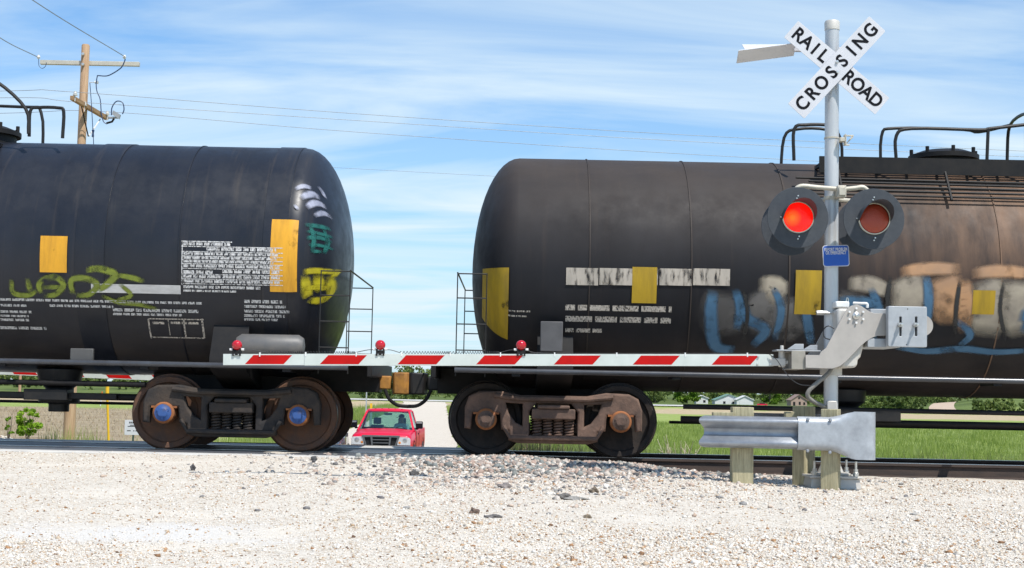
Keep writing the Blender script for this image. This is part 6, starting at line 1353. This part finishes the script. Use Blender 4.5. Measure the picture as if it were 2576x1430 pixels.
def blades(X, Y, Z, H, Wd, lean=0.35):
    n = len(X); a = rng.uniform(0, 2 * np.pi, n); l = rng.uniform(0, lean, n) * H; b_ = rng.uniform(0, 2 * np.pi, n)
    V = np.zeros((n, 3, 3))
    V[:, 0] = np.stack([X - Wd * np.cos(a), Y - Wd * np.sin(a), Z], 1); V[:, 1] = np.stack([X + Wd * np.cos(a), Y + Wd * np.sin(a), Z], 1)
    V[:, 2] = np.stack([X + l * np.cos(b_), Y + l * np.sin(b_), Z + H], 1)
    return V.reshape(-1, 3), np.arange(3 * n).reshape(-1, 3)
# the green field to the right of the road
N1 = 230000
Yg = 21.6 * (130 / 21.6) ** rng.random(N1); Xg = rng.uniform(-0.30, 0.42, N1) * Yg
k_ = (Xg > road_right(Yg) + 0.5 + 0.5 * rng.random(N1)); Xg, Yg = Xg[k_], Yg[k_]
Hg = (0.10 + 0.16 * rng.random(len(Xg)) + 0.06 * vnoise(Xg * 0.5, Yg * 0.5, 8)) * np.clip(Yg / 30, 0.85, 1.6); Wg = 0.0065 * np.clip(Yg / 26, 0.8, 4)
V, Fc = blades(Xg, Yg, field_z(Xg, Yg) - 0.02, np.clip(Hg, 0.07, 0.5), Wg)
tag(link('field_grass', raw_mesh('field_grass', V, Fc), M_GRASS), 'bright green grass field right of the gravel road', 'grass', kind='stuff')
# dry grass along the foot of the embankment
N2 = 26000
Yd = 21.2 + 5.5 * rng.random(N2) ** 1.6; Xd = rng.uniform(-0.6, 12, N2); kk = rng.random(N2) < np.clip(0.35 + 0.8 * vnoise(Xd * 1.4, Yd * 1.4, 12), 0.03, 1)
Xd, Yd = Xd[kk], Yd[kk]
V, Fc = blades(Xd, Yd, field_z(Xd, Yd) - 0.02, rng.uniform(0.15, 0.55, len(Xd)), np.full(len(Xd), 0.004), 0.5)
tag(link('dry_grass', raw_mesh('dry_grass', V, Fc), M_STRAW), 'dry straw coloured grass along the foot of the embankment', 'grass', kind='stuff')
# stubble left of the road, with a grass verge by the road
N3 = 90000
Ys = 24 * (150 / 24.0) ** rng.random(N3); Xs = rng.uniform(-0.46, -0.02, N3) * Ys; k_ = (Xs < road_right(Ys) - 8.6) & ~((Xs > -11.5) & (Ys < 27)); Xs, Ys = Xs[k_], Ys[k_]
rows = (rng.random(len(Xs)) < np.clip(0.3 + 0.7 * np.sin(Ys * 1.2 + 0.3 * Xs) + 0.5 * vnoise(Xs * .3, Ys * .3, 2), 0.06, 1)); Xs, Ys = Xs[rows], Ys[rows]
V, Fc = blades(Xs, Ys, field_z(Xs, Ys) - 0.02, rng.uniform(0.04, 0.16, len(Xs)) * np.clip(Ys / 40, 0.7, 2), 0.006 * np.clip(Ys / 30, 1, 4), 1.2)
tag(link('stubble', raw_mesh('stubble', V, Fc), M_STRAW), 'pale stubble and straw on the bare field at the left', 'stubble', kind='stuff')
N4 = 40000
Yv = 21.5 * (200 / 21.5) ** rng.random(N4); sd = rng.random(N4) < 0.7; Xv = np.where(sd, road_right(Yv) - 6.6 - rng.exponential(1.2, N4), road_right(Yv) + rng.exponential(1.0, N4)); k_ = ~((Xv > -11.5) & (Xv < -7) & (Yv < 26.6)) & ~((Xv < -7.1) & (Yv < 50)); Xv, Yv = Xv[k_], Yv[k_]
V, Fc = blades(Xv, Yv, field_z(Xv, Yv) - 0.02, rng.uniform(0.12, 0.5, len(Xv)) * np.clip(Yv / 40, 0.8, 1.8), 0.007 * np.clip(Yv / 26, 0.9, 5))
tag(link('verge_grass', raw_mesh('verge_grass', V, Fc), M_GRASS), 'tall grass on the verges of the gravel road', 'grass', kind='stuff')

def leaf_cloud(centers, radii, n_per, size, squash=0.8):
    """leaf quads spread through a set of clumps"""
    C_a, R_a = np.array(centers, float), np.array(radii, float); m = len(C_a); n = m * n_per
    d = rng.normal(size=(n, 3)); d /= np.linalg.norm(d, axis=1)[:, None]; rr_ = rng.random(n) ** 0.45
    P = np.repeat(C_a, n_per, 0) + d * (np.repeat(R_a, n_per) * rr_)[:, None] * np.array([1, 1, squash])
    Rm = rand_rot(n); s = size * rng.uniform(0.6, 1.3, n)
    q = np.array([(-1, -0.55, 0), (1, -0.55, 0), (0.8, 0.55, 0.15), (-0.8, 0.55, 0.15)]) / 2
    V = np.einsum('nij,kj->nki', Rm, q) * s[:, None, None] + P[:, None]
    return V.reshape(-1, 3), np.arange(4 * n).reshape(-1, 4)
def clumps(x, y, z, w, h, n):
    C_, Rr = [], []
    for _ in range(n):
        a = random.uniform(0, 6.28); u = random.random() ** 0.5; zz = random.uniform(0.12, 0.95); wf = math.sin(math.pi * (0.15 + 0.8 * zz)) ** 0.7
        C_.append((x + w * u * wf * math.cos(a), y + w * u * wf * math.sin(a), z + h * zz)); Rr.append(w * random.uniform(0.22, 0.42))
    return C_, Rr
CC, RR = [], []
def forest(n, xr, yr, hr, dens=9):
    for _ in range(n):
        y = random.uniform(*yr); x = random.uniform(*xr) * y; h = random.uniform(*hr)
        c_, r_ = clumps(x, y, float(field_z(np.array(x), np.array(y))) - 0.3, h * random.uniform(0.35, 0.55), h, dens); CC.extend(c_); RR.extend(r_)
forest(260, (-0.42, -0.06), (300, 360), (2.4, 4.4), 8)
forest(60, (-0.14, 0.02), (420, 520), (5.0, 8.5), 9)
forest(230, (-0.08, 0.30), (640, 760), (9, 15), 10)
forest(110, (0.26, 0.46), (330, 420), (4, 7), 9)
forest(60, (0.318, 0.42), (256, 285), (1.3, 2.8), 7)
forest(40, (0.21, 0.285), (262, 300), (2, 3.6), 8)
CC, RR = np.array(CC), np.array(RR); nr = CC[:, 1] < 600
V1, F1 = leaf_cloud(CC[nr], RR[nr], 26, 0.5); V2, F2 = leaf_cloud(CC[~nr], RR[~nr], 22, 1.1)
V = np.concatenate([V1, V2]); Fc = np.concatenate([F1, F2 + len(V1)])
tag(link('woodland', raw_mesh('woodland', V, Fc), M_WOODS), 'band of spring green woods along the far side of the fields', 'woodland', kind='stuff')
def tree(px, py_base, Y, w, h, m, label, name='tree', n=16, per=70, leaf=0.5):
    p = at(px, py_base, Y); z = p.z
    t = empty(name, (p.x, p.y, z), label=label, cat='tree')
    mb = MB().tube([(0, 0, -1.0), (0.05, 0, h * 0.3), (-0.03, 0, h * 0.7)], [h * 0.03, h * 0.025, h * 0.01], 8)
    for k in range(4):
        a = k * 1.6; mb.tube([(0, 0, h * 0.3), (w * 0.5 * math.cos(a), w * 0.5 * math.sin(a), h * 0.62)], [h * 0.014, h * 0.005], 6)
    mb.build('trunk', M_TRUNK, t)
    c_, r_ = clumps(0, 0, 0.02, w, h, n); V, Fc = leaf_cloud(c_, r_, per, leaf); link('crown', raw_mesh('crown', V, Fc), m, t); return t
M_TREEB = leaf_material('light_green_tree', (0.06, 0.13, 0.01), (0.13, 0.23, 0.02), (0.22, 0.33, 0.05), 0.4, 0.35)
tree(687, 404.5, 600, 4.6, 9, M_TREEB, 'round light green tree standing left of the white barn across the field', n=22, per=90, leaf=0.9)
tree(770, 407, 640, 4.5, 10, M_TREEB, 'bright tree rising behind the green roofed garage', n=18, per=70, leaf=0.9)
tree(655, 405, 610, 4.0, 8, M_WOODS, 'darker tree at the left edge of the farm trees', n=18, per=70, leaf=0.9)
# bush and sapling beyond the track, lower left
def bush(px, py_, Y, w, h, n, per, leaf, m, label, name):
    p = at(px, py_, Y); t = empty(name, p, label=label, cat='bush')
    mb = MB()
    for k in range(6): a = k * 1.05; mb.tube([(0, 0, -0.15), (w * 0.4 * math.cos(a), w * 0.4 * math.sin(a), h * 0.5), (w * 0.55 * math.cos(a), w * 0.5 * math.sin(a), h * random.uniform(0.7, 0.95))], [0.006, 0.004, 0.002], 5)
    mb.build('stem', M_TRUNK, t); c_, r_ = clumps(0, 0, 0.0, w, h, n); V, Fc = leaf_cloud(c_, [q * 0.8 for q in r_], per, leaf); link('foliage', raw_mesh('foliage', V, Fc), m, t)
bush(27.5, 437.0, 24.6, 0.20, 0.50, 30, 60, 0.045, M_BRIGHT, 'small bright green bush growing in the white gravel beyond the track', 'bush')
bush(8.5, 437, 24.9, 0.10, 0.42, 6, 14, 0.045, M_BRIGHT, 'spindly green sapling left of the small bush at the frame edge', 'sapling')
# bleached dead weeds on the embankment
M_DEAD = mat('bleached_stems', (0.62, 0.54, 0.42), (0.48, 0.40, 0.30), 0.9)
def weed(px, py_, Y, h, label, n=9):
    p = at(px, py_, Y); p.z = float(field_z(np.array(p.x), np.array(p.y))); mb = MB()
    for k in range(n):
        a = random.uniform(0, 6.28); l = random.uniform(0.15, 0.5) * h; t = Vector((l * math.cos(a), l * math.sin(a), h * random.uniform(0.6, 1.0)))
        mb.tube([(0, 0, -0.03), t * 0.5 + Vector((random.uniform(-.03, .03), 0, 0.03)), t], [0.010, 0.008, 0.004], 4)
        for _ in range(3): q = t * random.uniform(0.4, 0.9); mb.tube([q, q + Vector((random.uniform(-.12, .12), random.uniform(-.12, .12), random.uniform(0.05, 0.16)))], [0.006, 0.003], 4)
    o = mb.build('dead_weed', M_DEAD, label=label, cat='weed', smooth=False); o.location = p; return o
weed(678, 445, 23.2, 0.85, 'bleached dead weed behind the rail, left of the guard rail', 14); weed(665, 447, 23.7, 0.7, 'tangled dead weed nearest the right train wheel', 12); weed(694, 446, 23.5, 0.6, 'short bleached weed just left of the guard rail end')
weed(962, 458, 23.3, 0.45, 'forked white weed in front of the green field at the right'); weed(1012, 460, 23.3, 0.4, 'small white weed at the right frame edge'); weed(906, 455, 23.6, 0.55, 'dead weed right of the flared guard rail end'); weed(875, 452, 23.9, 0.45, 'faint dead weed close behind the guard rail end')

# ------------------------------------------------------------------ markers and small signs
def gpoint(px, py_, Y): p = at(px, py_, Y); return p
M_YELP = mat('yellow_marker', (0.72, 0.42, 0.01), (0.64, 0.37, 0.01), 0.5)
a = at(107.8, 383, 33.5); b_ = at(112, 441, 33.5); zg = float(field_z(np.array(b_.x), np.array(33.5)))
mk = empty('marker_post', (b_.x, 33.5, zg - 0.05), label='slim yellow marker post standing right of the utility pole', cat='marker post')
MB().tube([(0, 0, 0), (a.x - b_.x, 0, a.z - zg - 0.25)], 0.028, 10).build('shaft', M_YELP, mk); MB().tube([(a.x - b_.x, 0, a.z - zg - 0.25), ((a.x - b_.x) * 1.05, 0, a.z - zg + 0.05)], [0.042, 0.042], 12).build('marker_head', M_YELP, mk)
p = at(133.5, 427.5, 31.0); zg = float(field_z(np.array(p.x), np.array(31.0)))
sg = empty('field_sign', (p.x, 31.0, zg - 0.05), label='small white notice on a green stake at the edge of the bare field', cat='sign')
MB().box((-0.018, -0.012, 0), (0.018, 0.012, p.z - zg + 0.25)).build('stake', mat('green_stake', (0.03, 0.06, 0.04), (0.035, 0.065, 0.045), 0.6), sg)
MB().box((-0.185, -0.022, p.z - zg - 0.11), (0.185, -0.014, p.z - zg + 0.21)).build('sign_panel', M_SIGNW, sg, bevel=0.002)
mb = MB()
for z, segs, h in ((0.155, [(-0.09, -0.07), (-0.06, -0.035), (-0.02, 0.0), (0.02, 0.05), (0.06, 0.085), (0.10, 0.12)], 0.018), (0.10, [(-0.07, 0.07)], 0.006), (0.075, [(-0.12, 0.13)], 0.007), (-0.02, [(-0.13, -0.05), (0.0, 0.03), (0.05, 0.10)], 0.009)):
    for x0_, x1_ in segs: mb.box((x0_, -0.0245, p.z - zg + z - h), (x1_, -0.0225, p.z - zg + z + h))
mb.build('sign_print', M_SIGNK, sg)
p = at(100.5, 402, 150); st_ = empty('white_stake', (p.x, 150, p.z - 0.4), label='white stake with an orange tip at the far edge of the bare field', cat='stake')
MB().tube([(0, 0, 0), (0.1, 0, 1.1)], 0.06, 8).build('shaft', M_SIGNW, st_); MB().tube([(0.1, 0, 1.1), (0.13, 0, 1.5)], 0.065, 8).build('tip', mat('orange_tip', (0.6, 0.12, 0.02)), st_)
p = at(19.5, 391, 130); pp = empty('far_pole', (p.x, 130, p.z - 0.6), label='thin brown pole standing before the far bushes at the left', cat='pole'); MB().tube([(0, 0, 0), (0.05, 0, 5.0)], [0.13, 0.10], 10).build('shaft', M_POLE, pp)
MB().tube([(-0.5, 0, 4.6), (0.6, 0, 4.6)], 0.05, 6).build('crossarm', M_ARMB, pp)
p = at(366, 414, 72); dl = empty('sign_post', (p.x, 72, float(field_z(np.array(p.x), np.array(72.0)))), label='bare grey metal sign post left of the road behind the pickup', cat='post'); MB().box((-0.03, -0.02, -0.1), (0.03, 0.02, 2.6)).build('shaft', M_GALVP, dl)
p = at(371, 414, 66); dl = empty('delineator_post', (p.x, 66, float(field_z(np.array(p.x), np.array(66.0)))), label='grey delineator post with a yellow reflector behind the pickup', cat='post'); MB().box((-0.05, -0.02, -0.1), (0.05, 0.02, 1.95)).build('shaft', M_GALVP, dl); MB().box((-0.055, -0.028, 1.55), (0.055, -0.021, 1.93)).build('reflector', M_YELP, dl)

# ------------------------------------------------------------------ far farmstead
M_BRICK = mat('pink_brick', (0.42, 0.30, 0.24), (0.36, 0.25, 0.20), 0.9, scale=2); M_ROOFB = mat('brown_roof', (0.30, 0.20, 0.17), (0.25, 0.17, 0.14), 0.9); M_ROOFG = mat('green_roof', (0.16, 0.28, 0.22), (0.14, 0.25, 0.20), 0.6)
M_SIDING = mat('white_siding', (0.66, 0.66, 0.64), (0.60, 0.60, 0.58), 0.8)
def house(px, py_, Y, w, d_, h, rh, mw, mr, label, name, wins, door=None, gable=True):
    p = at(px, py_, Y); hs = empty(name, p, label=label, cat='building')
    MB().prism([(-w / 2, -2), (w / 2, -2), (w / 2, h), (0, h + rh), (-w / 2, h)], 0, d_).build('wall', mw, hs, smooth=False)
    rf_ = MB()
    for s in (-1, 1): rf_.prism([(s * (w / 2 + 0.4), h - rh * 0.8 / w), (s * (w / 2 + 0.4), h - rh * 0.8 / w + 0.3), (0, h + rh + 0.3), (0, h + rh)], -0.4, d_ + 0.4)
    rf_.build('roof', mr, hs, smooth=False)
    for x, z, ww, hh in wins: MB().box((x - ww / 2, -0.06, z), (x + ww / 2, -0.01, z + hh)).build('window', M_HOLE, hs)
    if door: x, ww, hh = door; MB().box((x - ww / 2, -0.08, 0), (x + ww / 2, -0.01, hh)).build('door', M_SIDING, hs)
house(799, 406.3, 600, 6.6, 9, 2.5, 2.2, M_BRICK, M_ROOFB, 'pink brick house with a gable across the field, left of the mast', 'house', [(-2.0, 0.2, 0.9, 1.6), (0.3, 0.6, 0.8, 1.3), (2.2, 0.6, 0.8, 1.1), (0, 3.0, 0.7, 0.8)])
house(745, 405.2, 610, 7.0, 7, 2.2, 1.6, M_SIDING, M_SIDING, 'white garage with a pale gable beside the green roofed barn', 'garage', [], (0.0, 4.5, 1.8))
house(729, 405.0, 618, 12, 9, 2.0, 2.4, M_SIDING, M_ROOFG, 'green roofed barn across the field behind the guard rail', 'barn', [(-2, 0.5, 1, 1), (2, 0.5, 1, 1)])
house(702, 404.4, 605, 5.0, 6, 2.6, 1.0, M_SIDING, M_SIDING, 'white shed across the field, left of the green roofed barn', 'shed', [(1.0, 0.8, 1, 1)])
p = at(762, 406.2, 590); fc_ = empty('far_car', p, label='tiny red car parked between the white garage and brick house', cat='car')
MB().hexa([(-2.1, -0.8, 0.3), (2.1, -0.8, 0.3), (2.1, 0.8, 0.3), (-2.1, 0.8, 0.3)], [(-2.0, -0.75, 0.95), (2.0, -0.75, 0.95), (2.0, 0.75, 0.95), (-2.0, 0.75, 0.95)]).build('body', M_CARRED, fc_); MB().hexa([(-1.1, -0.7, 0.95), (1.3, -0.7, 0.95), (1.3, 0.7, 0.95), (-1.1, 0.7, 0.95)], [(-0.6, -0.6, 1.45), (0.9, -0.6, 1.45), (0.9, 0.6, 1.45), (-0.6, 0.6, 1.45)]).build('cabin', M_HOLE, fc_)
for x in (-1.3, 1.3):
    for y in (-0.75, 0.75): MB().lathe([(0, -0.1), (0.32, -0.1), (0.32, 0.1), (0, 0.1)], 'y', 12, (x, y, 0.32)).build('wheel', M_TYRE, fc_)
